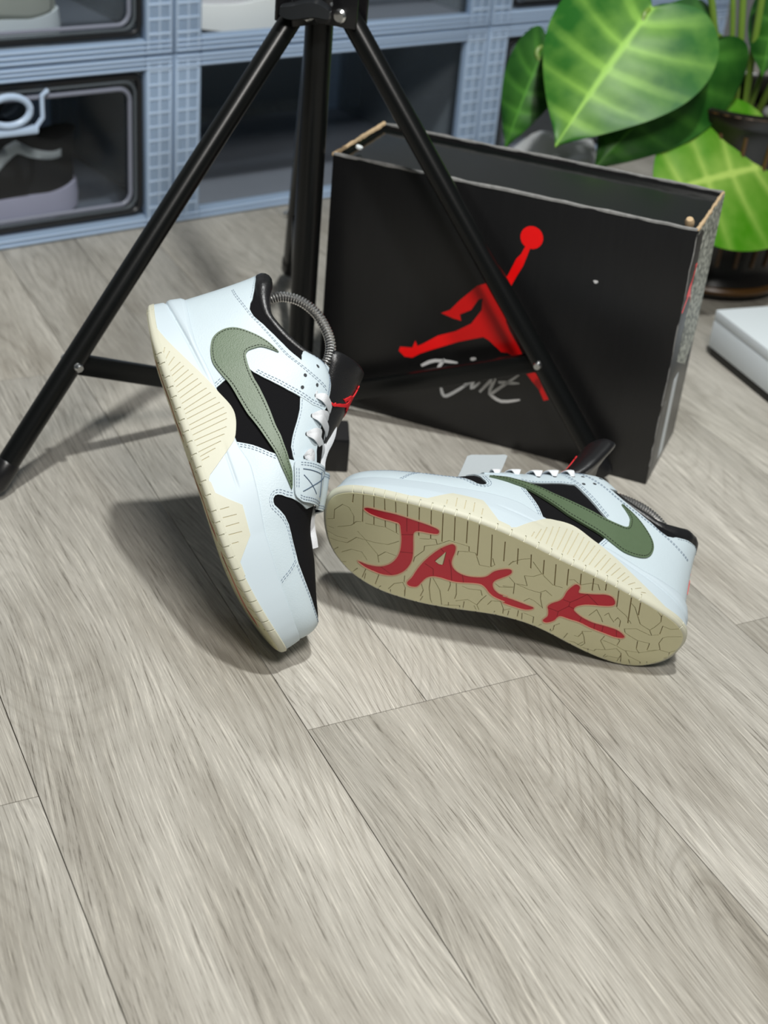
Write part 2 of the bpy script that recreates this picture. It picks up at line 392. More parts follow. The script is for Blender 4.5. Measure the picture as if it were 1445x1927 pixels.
def smooth_tab(x, pts):
    a = np.array(pts,float); xs = np.linspace(a[0,0]-2,a[-1,0]+2,600); ys = np.interp(xs,a[:,0],a[:,1])
    k = np.exp(-np.linspace(-2.5,2.5,31)**2/2); k/=k.sum()
    ys = np.convolve(np.r_[[ys[0]]*15,ys,[ys[-1]]*15],k,'valid'); return np.interp(x,xs,ys)
ZM = [(0,3.7),(1,3.66),(3,3.35),(5,3.2),(8,3.5),(12,3.55),(14,3.6),(15.7,4.05),(18,3.85),(21,3.4),(25,3.3),(28,3.5),(30,3.65)]
CR = [(0,2.15),(1,2.2),(3,2.45),(5,2.75),(8,3.1),(9,3.2)]
def midz(x): return smooth_tab(x, ZM)
def M(u, z, off=0.):                               # midsole side wall
    x, y = OL(u, 0.); zb = zbot(x); zt = midz(x)
    h = np.clip((z-zb)/(zt-zb), 0, 1.1)
    o = .12-(.32+.22*np.clip((x-17)/4,0,1)*np.clip((30.5-x)/2,0,1))*h**1.5
    heel = np.clip((9-x)/5,0,1)
    cr = smooth_tab(x, CR)
    o = o - .13*heel*np.exp(-((z-cr)/.10)**2) + .12*heel*np.clip((z-cr)/.4,0,1)*np.clip((zt-z)/.25,0,1)
    fore = np.clip((x-13)/1.,0,1)*np.clip((17.6-x)/1.,0,1)
    o = o - .07*fore*np.exp(-((z-2.56)/.08)**2)
    xx, yy = OL(u, o+off)
    return np.stack([xx, yy, z+0*xx], -1)
TOPX = [(0,.15),(.6,.5),(1.6,1.35),(2.6,2.5),(4,4.1),(6,6.1),(8,8.0),(9,9.0),(11,11.1),(13,13.1),(15,15),(17,17),(19,19),(20.5,20.5),(22.3,22.2),(24,23.9),(26,25.4),(28,26.6),(29.7,27.2)]
TOPW = [(0,0),(.3,.9),(.6,1.3),(1.6,2.0),(2.6,2.35),(4,2.6),(6,2.7),(8,2.65),(9,2.45),(11,2.15),(13,1.85),(15,1.6),(17,1.5),(19,1.3),(20.2,1.0),(21,.6),(22,.0),(30,0)]
TOPZ = [(0,10.1),(.6,10.0),(1.6,9.75),(2.6,9.4),(4,9.2),(5,9.5),(6,9.9),(7,10.4),(8,11.0),(8.8,11.9),(9.6,12.4),(11,12.3),(13,11.5),(15,10.5),(17,9.5),(19,8.5),(20.5,7.6),(21.5,7.2),(24,6.75),(26,6.3),(28,5.9),(29.7,5.7)]
PEXP = [(0,.75),(3,.7),(8,.65),(14,.7),(20,.78),(23,.85),(27,.80),(30,.65)]
INS = [(0,.42),(17,.42),(21,.60),(27,.58),(30,.45)]
def Scurve(u, v):                                  # upper shell, v 0 at the midsole .. 1 at collar / vamp ridge
    x0, y0 = OL(u, 0.); bx, by = OL(u, -tab(x0,INS))
    zt_mid = midz(x0)-.15
    c = np.clip(x0,0,29.7)
    side = np.where(np.mod(u,UT)<UTOE, 1., -1.)
    tx = tab(c,TOPX); tw = tab(c,TOPW)*side; tz = smooth_tab(c,TOPZ)
    th = np.clip(v,-.2,1.)*np.pi/2; p = tab(c,PEXP)
    cc = np.cos(np.clip(th,0,np.pi/2-1e-4))**p; ss = np.sin(np.clip(th,0,np.pi/2))**.95
    bul = .25*np.sin(np.pi*np.clip(v,0,1))*np.clip((10-x0)/8,0,1)
    nx,ny = OL(u,1.); nx-=x0; ny-=y0
    x = tx+(bx-tx)*cc + nx*bul*0; y = tw+(by-tw)*cc + ny*bul*0
    z = zt_mid+(tz-zt_mid)*ss + np.minimum(v,0)*3
    ov = np.maximum(v-1,0)                          # beyond the edge: straight on, up and slightly in
    z = z+ov*9*.92; y = y-side*ov*9*.12; x = x+ov*9*-.1
    return np.stack([x,y,z],-1)
def S(u, v, off=0.):
    u = np.asarray(u,float); v = np.asarray(v,float)
    P = Scurve(u,v)
    if np.all(np.asarray(off)==0): return P
    e = .12; f = .012
    du = Scurve(u+e,v)-Scurve(u-e,v)
    vv = np.minimum(v,.985)
    dv = Scurve(u,vv+f)-Scurve(u,vv-f)
    n = np.cross(dv,du); n /= np.linalg.norm(n,axis=-1)[...,None]+1e-9
    return P+n*np.asarray(off)[...,None] if np.ndim(off) else P+n*off
def Bt(x, y, off=0.):                              # sole underside, off outward = down
    return np.stack([x, y, zbot(x)-off],-1)
SOLE_J = [(26.78,2.08),(26.51,2.36),(25.69,2.68),(24.37,3.18),(22.92,3.46),(21.87,3.58),(21.12,3.56),(20.91,3.37),(20.97,3.03),(21.45,2.82),(22.24,2.58),(22.59,2.28),(22.57,1.82),(22.27,0.74),(22.01,-0.39),(22.01,-1.38),(22.29,-2.39),(22.86,-3.19),(23.65,-3.65),(24.42,-3.79),(25.23,-3.82),(25.8,-3.67),(25.72,-3.53),(25.0,-3.38),(24.08,-2.92),(23.47,-2.19),(23.15,-1.3),(23.09,-0.29),(23.29,0.86),(23.6,1.77),(23.87,2.36),(24.36,2.33),(25.29,2.05),(26.15,1.87),(26.68,1.92)]
SOLE_AC = [(19.83,2.4),(19.57,2.61),(19.31,2.44),(19.19,1.87),(19.17,1.07),(19.05,0.49),(18.7,0.03),(18.09,-0.21),(17.36,-0.14),(16.59,0.2),(16.18,0.59),(15.87,1.33),(15.3,1.89),(14.85,2.14),(14.65,2.01),(14.67,1.59),(15.1,0.94),(15.47,0.41),(15.54,-0.05),(15.27,-0.56),(14.74,-0.86),(14.09,-0.86),(14.44,-0.96),(13.36,-0.95),(12.37,-0.98),(11.93,-0.99),(11.9,-1.23),(12.38,-1.59),(13.33,-1.7),(14.21,-1.68),(14.1,-1.51),(14.88,-1.44),(15.39,-1.22),(15.92,-0.76),(16.35,-0.58),(16.95,-0.75),(17.91,-1.19),(18.51,-1.36),(19.37,-1.42),(19.97,-1.58),(20.41,-1.99),(20.64,-2.72),(20.81,-3.32),(21.18,-3.58),(21.52,-3.59),(21.66,-3.25),(21.47,-2.54),(21.33,-1.45),(21.09,-0.32),(20.68,0.89),(20.28,1.75)]
SOLE_HOLE = [(19.79,1.54),(19.62,0.02),(19.96,-0.09),(20.35,0.11),(20.11,0.8)]
SOLE_K = [(9.92,2.97),(9.63,3.05),(9.45,2.82),(9.39,2.37),(9.12,2.35),(8.19,2.74),(7.48,3.1),(6.94,3.08),(6.58,2.7),(6.54,2.31),(6.85,2.0),(7.39,1.74),(7.86,1.56),(8.49,1.24),(8.97,0.77),(9.05,0.38),(8.85,0.15),(8.2,-0.16),(7.27,-0.31),(6.34,-0.21),(5.37,-0.17),(4.74,-0.42),(4.54,-0.65),(4.66,-0.9),(5.25,-1.06),(6.13,-1.04),(7.24,-0.99),(8.17,-0.83),(9.02,-0.89),(9.67,-0.91),(9.89,-1.21),(9.97,-1.6),(10.26,-2.03),(10.58,-2.21),(10.77,-1.97),(10.6,-1.36),(10.76,-0.76),(10.95,-0.35),(10.8,0.15),(10.36,0.74),(10.21,1.24),(10.19,2.08)]
SLOTS = [[(27.91,2.78),(27.77,1.89)],[(27.19,3.28),(26.56,0.6)],[(26.4,3.75),(25.65,0.92)],[(25.61,4.12),(24.78,1.33)],[(24.74,4.3),(23.85,1.36)],[(23.86,4.68),(23.5,3.39)],[(22.95,4.9),(22.2,2.05)],[(22.06,5.15),(21.29,2.29)],[(21.23,5.56),(20.41,2.4)],[(20.26,5.47),(19.59,2.95)],[(19.27,5.49),(18.66,3.11)],[(18.39,5.65),(17.54,2.28)],[(17.18,4.96),(16.23,1.62)],[(16.08,4.73),(15.53,2.66)],[(14.98,4.52),(14.51,2.87)],[(13.9,4.39),(13.46,2.96)],[(12.84,4.3),(12.42,2.81)],[(11.9,4.3),(11.25,2.07)],[(10.9,4.28),(10.41,2.54)],[(9.89,4.28),(9.52,3.03)],[(8.89,4.27),(8.53,2.93)],[(7.98,4.69),(7.65,3.42)],[(7.02,4.79),(6.27,2.21)],[(5.87,4.41),(4.87,0.89)],[(5.02,4.07),(4.49,2.12)]]
CRACKS = [[(29.23,-1.26),(28.73,-0.82),(28.92,0.13),(28.46,1.15),(27.9,1.24),(27.34,0.69),(27.12,-0.16)],[(28.24,-1.35),(27.3,-0.39),(27.01,0.32),(26.56,0.6)],[(28.93,-2.45),(28.1,-2.37),(27.25,-1.96)],[(27.67,-2.65),(27.14,-2.37),(26.6,-1.27),(25.85,-1.0),(25.11,-0.75),(24.11,-0.26),(23.45,0.6)],[(26.29,0.66),(24.76,1.34),(23.69,1.31)],[(25.85,-1.0),(25.29,-1.38),(24.59,-1.84),(24.28,-2.6)],[(24.51,-1.94),(24.1,-1.14),(23.22,-1.03)],[(27.29,-3.65),(26.67,-2.8),(25.82,-2.45),(25.22,-2.97)],[(26.66,-0.59),(25.85,-1.0)],[(22.03,1.84),(20.9,2.43),(20.66,1.94),(21.5,1.29),(21.41,0.79),(21.87,-0.31),(21.81,-0.92)],[(20.66,1.94),(19.95,2.81),(18.39,2.93),(18.23,2.39),(18.98,2.06),(18.93,1.53)],[(18.23,2.39),(17.73,2.5),(17.08,1.41),(16.28,1.6),(16.03,1.98),(16.38,2.59)],[(15.07,2.5),(14.89,3.08)],[(22.84,-4.97),(22.57,-4.09),(21.98,-3.54),(21.63,-4.0),(21.44,-4.91)],[(22.03,-2.73),(21.88,-3.48)],[(20.29,-4.39),(20.25,-3.51),(20.6,-2.86)],[(20.1,-1.9),(19.91,-2.98),(19.44,-4.26),(18.85,-5.15)],[(19.91,-1.8),(19.06,-2.85),(18.45,-4.4),(17.14,-3.75),(16.94,-4.42)],[(18.45,-2.68),(18.48,-1.84),(18.69,-1.29)],[(17.72,-3.29),(17.75,-2.63),(18.1,-1.47)],[(17.59,-1.52),(17.04,-1.55),(16.15,-1.22),(15.88,-1.75)],[(17.58,-3.39),(16.78,-2.76),(15.94,-2.98),(15.82,-2.31),(15.6,-1.59)],[(15.94,-2.98),(15.52,-3.61)],[(15.19,-2.56),(15.05,-1.96),(14.38,-1.67),(13.93,-2.36),(13.79,-2.97)],[(15.36,0.05),(14.97,-0.15),(14.03,0.29)],[(25.06,-4.02),(25.1,-5.24)],[(23.94,-3.86),(23.93,-5.22)],[(22.09,-1.1),(22.05,-2.07)],[(15.07,2.48),(14.98,2.85),(14.42,3.56),(13.77,3.99)],[(13.52,3.73),(12.53,2.83),(12.97,2.26),(13.63,1.98),(13.1,1.04),(13.94,0.82)],[(12.53,2.83),(11.37,2.08),(10.64,2.16)],[(14.62,1.27),(14.05,0.84),(13.75,-0.41)],[(14.78,0.1),(13.96,0.39)],[(13.94,0.82),(12.82,0.7),(11.89,0.8),(11.74,0.21),(11.24,-0.77)],[(11.96,0.85),(11.67,1.26),(11.07,0.93)],[(12.78,-0.71),(12.51,-0.22),(12.05,-0.3),(11.26,-0.7)],[(10.45,3.25),(10.14,3.42),(9.55,3.1),(8.83,3.74)],[(8.67,3.74),(8.38,3.82),(8.03,3.29)],[(6.4,2.22),(5.32,1.65),(4.65,1.02)],[(5.41,3.11),(5.03,2.82),(4.0,1.27),(3.11,0.92),(2.91,1.35),(2.69,2.13),(2.88,2.72),(3.38,3.17)],[(3.11,0.92),(2.74,0.39),(2.22,0.68),(2.38,1.74),(1.68,1.57),(1.06,1.85)],[(1.87,-0.32),(1.84,0.39),(1.53,0.67),(0.58,0.95)],[(7.8,0.24),(7.5,1.17),(6.85,0.44),(6.6,0.07)],[(6.74,0.85),(6.58,1.28),(6.26,0.87),(5.85,0.5)],[(5.86,0.67),(5.77,1.14),(5.46,0.9),(5.28,0.14)],[(2.83,0.35),(4.07,0.64),(4.87,0.2),(4.66,-0.2),(4.09,-0.42),(3.46,-0.63),(2.52,-0.57),(2.38,-1.49),(1.47,-1.07),(1.87,-0.32)],[(3.44,-0.71),(3.21,-1.57),(2.81,-2.02)],[(3.85,-2.15),(2.75,-1.91),(1.56,-1.1),(0.67,-1.18),(0.57,-1.7),(0.8,-1.94),(0.59,-2.6),(1.28,-2.62),(1.95,-3.68)],[(0.67,-1.18),(-0.0,-0.48)],[(5.88,-1.86),(4.69,-1.97),(4.68,-1.26),(4.93,-1.05)],[(4.69,-1.97),(3.82,-2.22),(3.43,-2.66),(2.33,-3.0),(2.19,-3.49),(2.42,-4.32)],[(6.0,-3.45),(5.99,-3.18),(5.28,-2.85),(5.99,-2.02),(5.91,-1.35)],[(5.28,-2.85),(4.57,-2.26),(4.06,-2.61),(3.61,-3.93)],[(5.09,-3.82),(4.9,-3.44),(3.87,-3.24)],[(8.56,-3.42),(7.75,-3.22),(7.13,-3.4),(6.96,-2.94),(7.28,-2.24),(7.63,-1.73),(6.99,-1.37)],[(9.95,-3.25),(9.68,-2.74),(9.77,-2.18),(9.48,-1.75)],[(8.01,-2.48),(7.69,-2.47),(7.57,-1.88)],[(11.31,-2.98),(11.52,-2.05),(12.35,-2.01)],[(12.67,-2.71),(12.82,-1.93)],[(3.66,3.62),(2.93,3.37),(2.88,2.72)],[(6.98,-3.49),(6.0,-3.45)],[(13.93,-2.56),(13.42,-2.09)]]
RED_CRACKS = [[(23.58,3.49),(23.16,1.98)],[(22.61,3.51),(22.33,2.52)],[(23.54,1.34),(22.61,1.95)],[(23.05,-0.42),(22.08,0.05)],[(24.07,-2.95),(22.96,-3.26)],[(20.37,1.7),(19.98,1.44)],[(20.92,-0.55),(20.2,-0.79),(19.99,-1.51)],[(19.36,0.81),(18.93,-0.1),(18.51,-1.36)],[(17.98,-0.23),(17.6,-1.11)],[(10.9,-0.5),(10.03,-0.51),(9.51,0.46),(9.57,0.93),(10.11,0.96)],[(9.51,0.46),(9.05,0.38)],[(8.71,2.41),(7.6,1.71)],[(9.57,0.93),(9.22,1.46),(8.71,2.41)],[(8.25,-0.02),(8.17,-0.83)],[(7.1,-0.21),(6.92,-0.98)],[(6.43,-0.26),(6.27,-0.95)],[(5.35,-0.24),(5.07,-0.96)],[(10.03,-0.51),(9.94,-1.06)]]
JUMP = [(19.87,21.1),(20.35,21.06),(20.06,19.81),(19.87,19.03),(19.38,17.87),(18.99,16.81),(18.61,15.87),(18.67,14.34),(19.0,13.18),(19.48,12.36),(20.67,10.83),(21.52,9.55),(22.3,9.01),(23.02,8.24),(23.55,7.34),(24.28,6.33),(23.8,6.07),(23.19,7.08),(22.24,7.9),(21.39,8.71),(20.51,9.77),(19.55,10.1),(18.94,10.01),(17.6,10.88),(16.95,11.1),(14.59,10.02),(11.62,8.3),(10.72,7.74),(9.98,7.12),(9.18,7.02),(8.49,7.5),(8.6,7.96),(9.87,8.18),(10.11,8.99),(10.39,8.48),(10.92,8.87),(12.38,10.11),(14.16,11.04),(15.58,12.18),(16.08,13.09),(16.45,13.81),(16.4,14.97),(16.02,14.79),(15.41,13.55),(14.35,12.83),(14.55,12.21),(13.71,12.26),(12.43,12.52),(13.3,13.04),(14.1,14.18),(15.71,16.1),(16.56,16.55),(17.26,16.28),(17.81,16.66),(18.0,17.09),(18.55,17.83),(19.14,19.61),(19.51,20.13)]
BALL = (20.31,21.92)
SIGN = [[(11.01,6.5),(12.36,7.41),(14.7,7.78)],[(12.76,6.72),(13.33,7.82)],[(15.97,8.47),(16.51,8.71)],[(13.3,4.67),(13.72,3.88),(14.61,4.45),(16.32,6.14)],[(15.61,5.45),(16.53,6.52),(16.41,5.43),(17.24,6.32)],[(17.31,5.28),(18.15,6.56),(18.65,7.08),(18.31,5.35),(19.7,6.71),(21.04,8.14)],[(19.06,6.8),(21.17,7.23)],[(18.31,5.35),(19.63,4.87),(21.47,5.54)]]
SPECK = (26.87,19.1)
# ---------------------------------------------------------------- sneaker
KM = (UT-UTOE)/UTOE
def med(l): return [(-a*KM, b) for a,b in l][::-1]           # the same edge on the medial side
def both(l): return l+med(l)
def bothtoe(l): return l+[(UT-a*KM, b) for a,b in l][::-1]
Q_EDGE = [(0,-.03),(10.63,-.03),(10.74,.006),(10.33,.066),(9.95,.15),(9.95,.24),(10.38,.248),(11.05,.28),(11.71,.328),(12.59,.403),(13.31,.483),(14.17,.6),(14.72,.752),(14.64,.785),(14.0,.845),(12.9,.925),(12.2,1.015),(11.88,1.032),(11.46,1.029),(10.94,1.014),(10.3,1.02),(9.8,1.023),(9.76,.99),(9.83,.826),(10.1,.72),(10.52,.635),(9.53,.671),(8.72,.692),(7.73,.698),(6.57,.677),(5.6,.62),(4.91,.597),(4.4,.63),(4.11,.675),(3.25,.73),(1.79,.80),(0,.83)]
FOX = [(15.28,-.03),(15.41,.012),(16.02,.089),(16.99,.182),(17.5,.25),(18.0,.34),(18.3,.42),(20.0,.44),(21.5,.53),(21.39,.48),(20.9,.35),(20.7,.285),(20.5,.242),(20.37,.20),(20.38,.168),(20.58,.149),(20.85,.148),(21.08,.158),(21.55,.212),(22.1,.274),(22.8,.322),(23.49,.337),(24.09,.338),(25.56,.352),(25.94,.356),(26.53,.239),(27.05,.10),(27.41,.033),(27.48,-.03)]
TOE = [(27.50,-.03),(27.41,.033),(27.05,.10),(26.53,.239),(25.92,.358),(27.52,.424),(30.07,.546),(31.4,.605),(32.75,.65),(UTOE,.67)]
EYE = [(13.37,.486),(14.28,.474),(15.22,.442),(16.35,.391),(17.07,.364),(17.82,.373),(18.1,.385),(20.0,.403),(21.39,.48),(21.9,.62),(21.7,.80),(20.0,.745),(18.57,.715),(17.76,.69),(17.24,.70),(16.46,.715),(15.61,.76),(14.72,.79),(13.9,.80)]
SWOOSH = [(9.36,.546),(8.45,.552),(7.59,.516),(6.79,.442),(6.26,.364),(6.07,.283),(6.18,.206),(6.51,.146),(7.07,.104),(7.9,.069),(8.7,.054),(9.64,.063),(10.71,.081),(12.07,.095),(13.4,.116),(14.23,.14),(15.64,.182),(16.82,.209),(18.1,.242),(19.09,.283),(20.05,.331),(20.15,.349),(18.98,.352),(17.99,.325),(16.85,.304),(15.94,.295),(15.0,.271),(13.81,.254),(12.76,.238),(11.74,.227),(10.88,.222),(10.08,.239),(9.33,.266),(8.78,.292),(8.5,.331),(8.45,.385),(8.5,.45),(8.92,.504)]
EYELETS = [(11.3,.749),(11.77,.567),(12.65,.513),(12.73,.662),(13.51,.638),(15.0,.594),(16.35,.534),(18.07,.504)]
CREAM_HEEL = [(1.2,.95),(1.84,.92),(3.89,.70),(5.2,1.0),(6.54,1.54),(9.86,3.09),(11.18,3.61),(11.9,3.93),(12.5,4.14),(13.1,4.22),(13.78,4.12),(14.5,3.87),(15.03,3.62),(15.55,3.18),(17.43,.86),(17.43,.45),(9,.45),(4,.5),(1.2,.85)]
CREAM_FORE = [(17.6,.45),(18.0,.75),(18.87,.80),(19.6,1.55),(20.36,2.45),(22.71,2.30),(24.4,.92),(25.5,.98),(25.5,.75),(24,.55),(22,.45)]
RIBS_H = [((6.71,.60),(6.32,.80)),((7.26,.62),(6.76,1.05)),((7.87,.64),(7.34,1.24)),((8.42,.62),(7.9,1.54)),((8.84,.62),(8.28,1.70)),((9.39,.62),(8.72,1.94)),((9.83,.62),(9.14,2.16)),((10.3,.62),(9.64,2.39)),((10.8,.62),(10.05,2.55)),((11.27,.62),(10.58,2.78)),((11.79,.62),(11.02,2.99)),((12.15,.62),(11.52,3.22)),((12.59,.62),(11.99,3.39)),((13.12,.62),(12.46,3.57)),((13.51,.62),(12.95,3.6)),((13.98,.62),(13.42,3.48)),((14.45,.62),(14.06,3.24)),((14.92,.62),(14.59,2.9)),((15.44,.62),(15.08,2.46)),((15.83,.62),(15.52,1.88)),((16.16,.62),(16.02,1.22))]
RIBS_F = [((20.2,.75),(20.22,1.4)),((20.86,.75),(20.92,1.77)),((21.55,.75),(21.58,1.75)),((22.21,.75),(22.27,1.74)),((22.91,.78),(22.93,1.24))]
STAR = [[(18.95,.465),(19.45,.74)],[(20.58,.471),(19.55,.88)],[(19.30,.758),(21.03,.80)],[(19.4,.474),(20.83,.686)]]

class GridSurf:
    def __init__(s, us, vs, P):
        s.us=np.array(us,float); s.vs=np.array(vs,float); s.P=np.array(P,float)
        du=np.gradient(s.P,axis=0); dv=np.gradient(s.P,axis=1); n=np.cross(du,dv); s.N=n/(np.linalg.norm(n,axis=-1)[...,None]+1e-9)
    def _i(s,A,u,v):
        iu=np.clip(np.interp(u,s.us,np.arange(len(s.us))),0,len(s.us)-1.0001); iv=np.clip(np.interp(v,s.vs,np.arange(len(s.vs))),0,len(s.vs)-1.0001)
        a=iu.astype(int); b=iv.astype(int); fu=(iu-a)[...,None]; fv=(iv-b)[...,None]
        return A[a,b]*(1-fu)*(1-fv)+A[a+1,b]*fu*(1-fv)+A[a,b+1]*(1-fu)*fv+A[a+1,b+1]*fu*fv
    def __call__(s,u,v,off=0.):
        u=np.asarray(u,float); v=np.asarray(v,float)
        return s._i(s.P,u,v)+s._i(s.N,u,v)*off
def offset_path(path, d, sv, closed=False):
    P=np.array(path,float)*[1,sv]
    t=(np.roll(P,-1,0)-np.roll(P,1,0)) if closed else np.gradient(P,axis=0)
    t/=np.linalg.norm(t,axis=1)[:,None]+1e-9
    return (P+np.stack([-t[:,1],t[:,0]],1)*d)/[1,sv]
def dashes(paths, surf, off, sv, step=.30, dash=.19, w=.045, h=.03, closed=False):
    b=MB()
    for p in paths:
        P=np.array(p,float)
        if closed: P=np.vstack([P,P[:1]])
        d3=surf(P[:,0],P[:,1],off); L=np.r_[0,np.cumsum(np.linalg.norm(np.diff(d3,axis=0),axis=1))]
        for k in np.arange(.05,L[-1]-dash,step):
            q=[]
            for kk in (k,k+dash): q.append(np.array([np.interp(kk,L,P[:,0]),np.interp(kk,L,P[:,1])]))
            t=(q[1]-q[0])*[1,sv]; t/=np.linalg.norm(t)+1e-9; n=np.array([-t[1],t[0]/1.])*w/2/np.array([1,sv])
            c=np.array([q[0]+n,q[1]+n,q[1]-n,q[0]-n]); T=surf(c[:,0],c[:,1],off+h); B=surf(c[:,0],c[:,1],off-.03)
            b.add(np.vstack([T,B]),[(0,1,2,3),(0,4,5,1),(1,5,6,2),(2,6,7,3),(3,7,4,0)])
    return b
def ribbon(pts, w, t, ups, n=8, taper=None):
    P=catmull(pts,n); ww=np.full(len(P),float(w)) if taper is None else np.interp(np.linspace(0,1,len(P)),*taper)*w; U=catmull(ups,n); b=MB(); V=[]; k=len(P)
    T=np.gradient(P,axis=0); T/=np.linalg.norm(T,axis=1)[:,None]+1e-9
    U=U-T*(U*T).sum(1)[:,None]; U/=np.linalg.norm(U,axis=1)[:,None]+1e-9; W=np.cross(T,U)
    prof=[(-1,-.4),(-1,.4),(-.5,.95),(.5,.95),(1,.4),(1,-.4),(.5,-.95),(-.5,-.95)]
    for i in range(k):
        for a,c in prof: V.append(P[i]+W[i]*a*ww[i]/2+U[i]*c*t/2)
    m=len(prof)
    F=[(i*m+j,i*m+(j+1)%m,(i+1)*m+(j+1)%m,(i+1)*m+j) for i in range(k-1) for j in range(m)]+[tuple(range(m-1,-1,-1)),tuple(range((k-1)*m,k*m))]
    return b.add(V,F)
JC = np.array(JUMP); J0 = np.array([(JC[:,0].min()+JC[:,0].max())/2, JC[:,1].min()]); JH = BALL[1]+1.1-J0[1]
def jump_loops(h, cx=0., cy=0., sv=1., flip=1.):
    k=h/JH; f=lambda L:[(cx+flip*(a-J0[0])*k,(cy+(b-J0[1])*k)) for a,b in L]
    ball=[(BALL[0]+1.09*math.cos(t),BALL[1]+1.09*math.sin(t)) for t in np.linspace(0,2*math.pi,20,endpoint=False)]
    return [f(JUMP),f(ball)]

TONGUE_F = np.array([(18.0,8.0),(16.6,9.5),(15.2,11.05),(14.3,11.98),(12.4,13.95),(10.75,15.55)])
def tongue_path(n=40, side='right'):
    F_=TONGUE_F if side=='right' else np.vstack([TONGUE_F[:-1]+[[0,0]]*3+[[.1,.1],[.2,.3]] if False else TONGUE_F[:-1],[(11.2,17.5)]])
    P=catmull(F_,10); L=np.r_[0,np.cumsum(np.linalg.norm(np.diff(P,axis=0),axis=1))]
    t=np.linspace(0,L[-1],n); return np.stack([np.interp(t,L,P[:,0]),np.interp(t,L,P[:,1])],1), t
TP, TL = tongue_path(); TBK = 1.
def tongue_w(t): return np.interp(t,[0,4,7,9,TL[-1]-.6,TL[-1]],[1.6,1.8,2.3,2.8,3.0,2.9])*(1.12 if TBK<.9 else 1.)
def tongue_t(t): return np.interp(t,[0,3,6,9,TL[-1]],[.5,.6,.9,1.3,1.5])*(1.35 if TBK<.9 else 1.)
def tongue_front(y, v, off=0.):
    y=np.asarray(y,float); v=np.asarray(v,float)
    x=np.interp(v,TL,TP[:,0]); z=np.interp(v,TL,TP[:,1]); g=np.gradient(TP,axis=0); g/=np.linalg.norm(g,axis=1)[:,None]
    tx=np.interp(v,TL,g[:,0]); tz=np.interp(v,TL,g[:,1]); nx,nz=tz,-tx
    w=tongue_w(v); back=-TBK*(np.abs(y)/w)**1.8*np.interp(v,[0,5,8,11],[.4,.9,1.7,2.1])
    return np.stack([x+nx*(back+off), y, z+nz*(back+off)],-1)

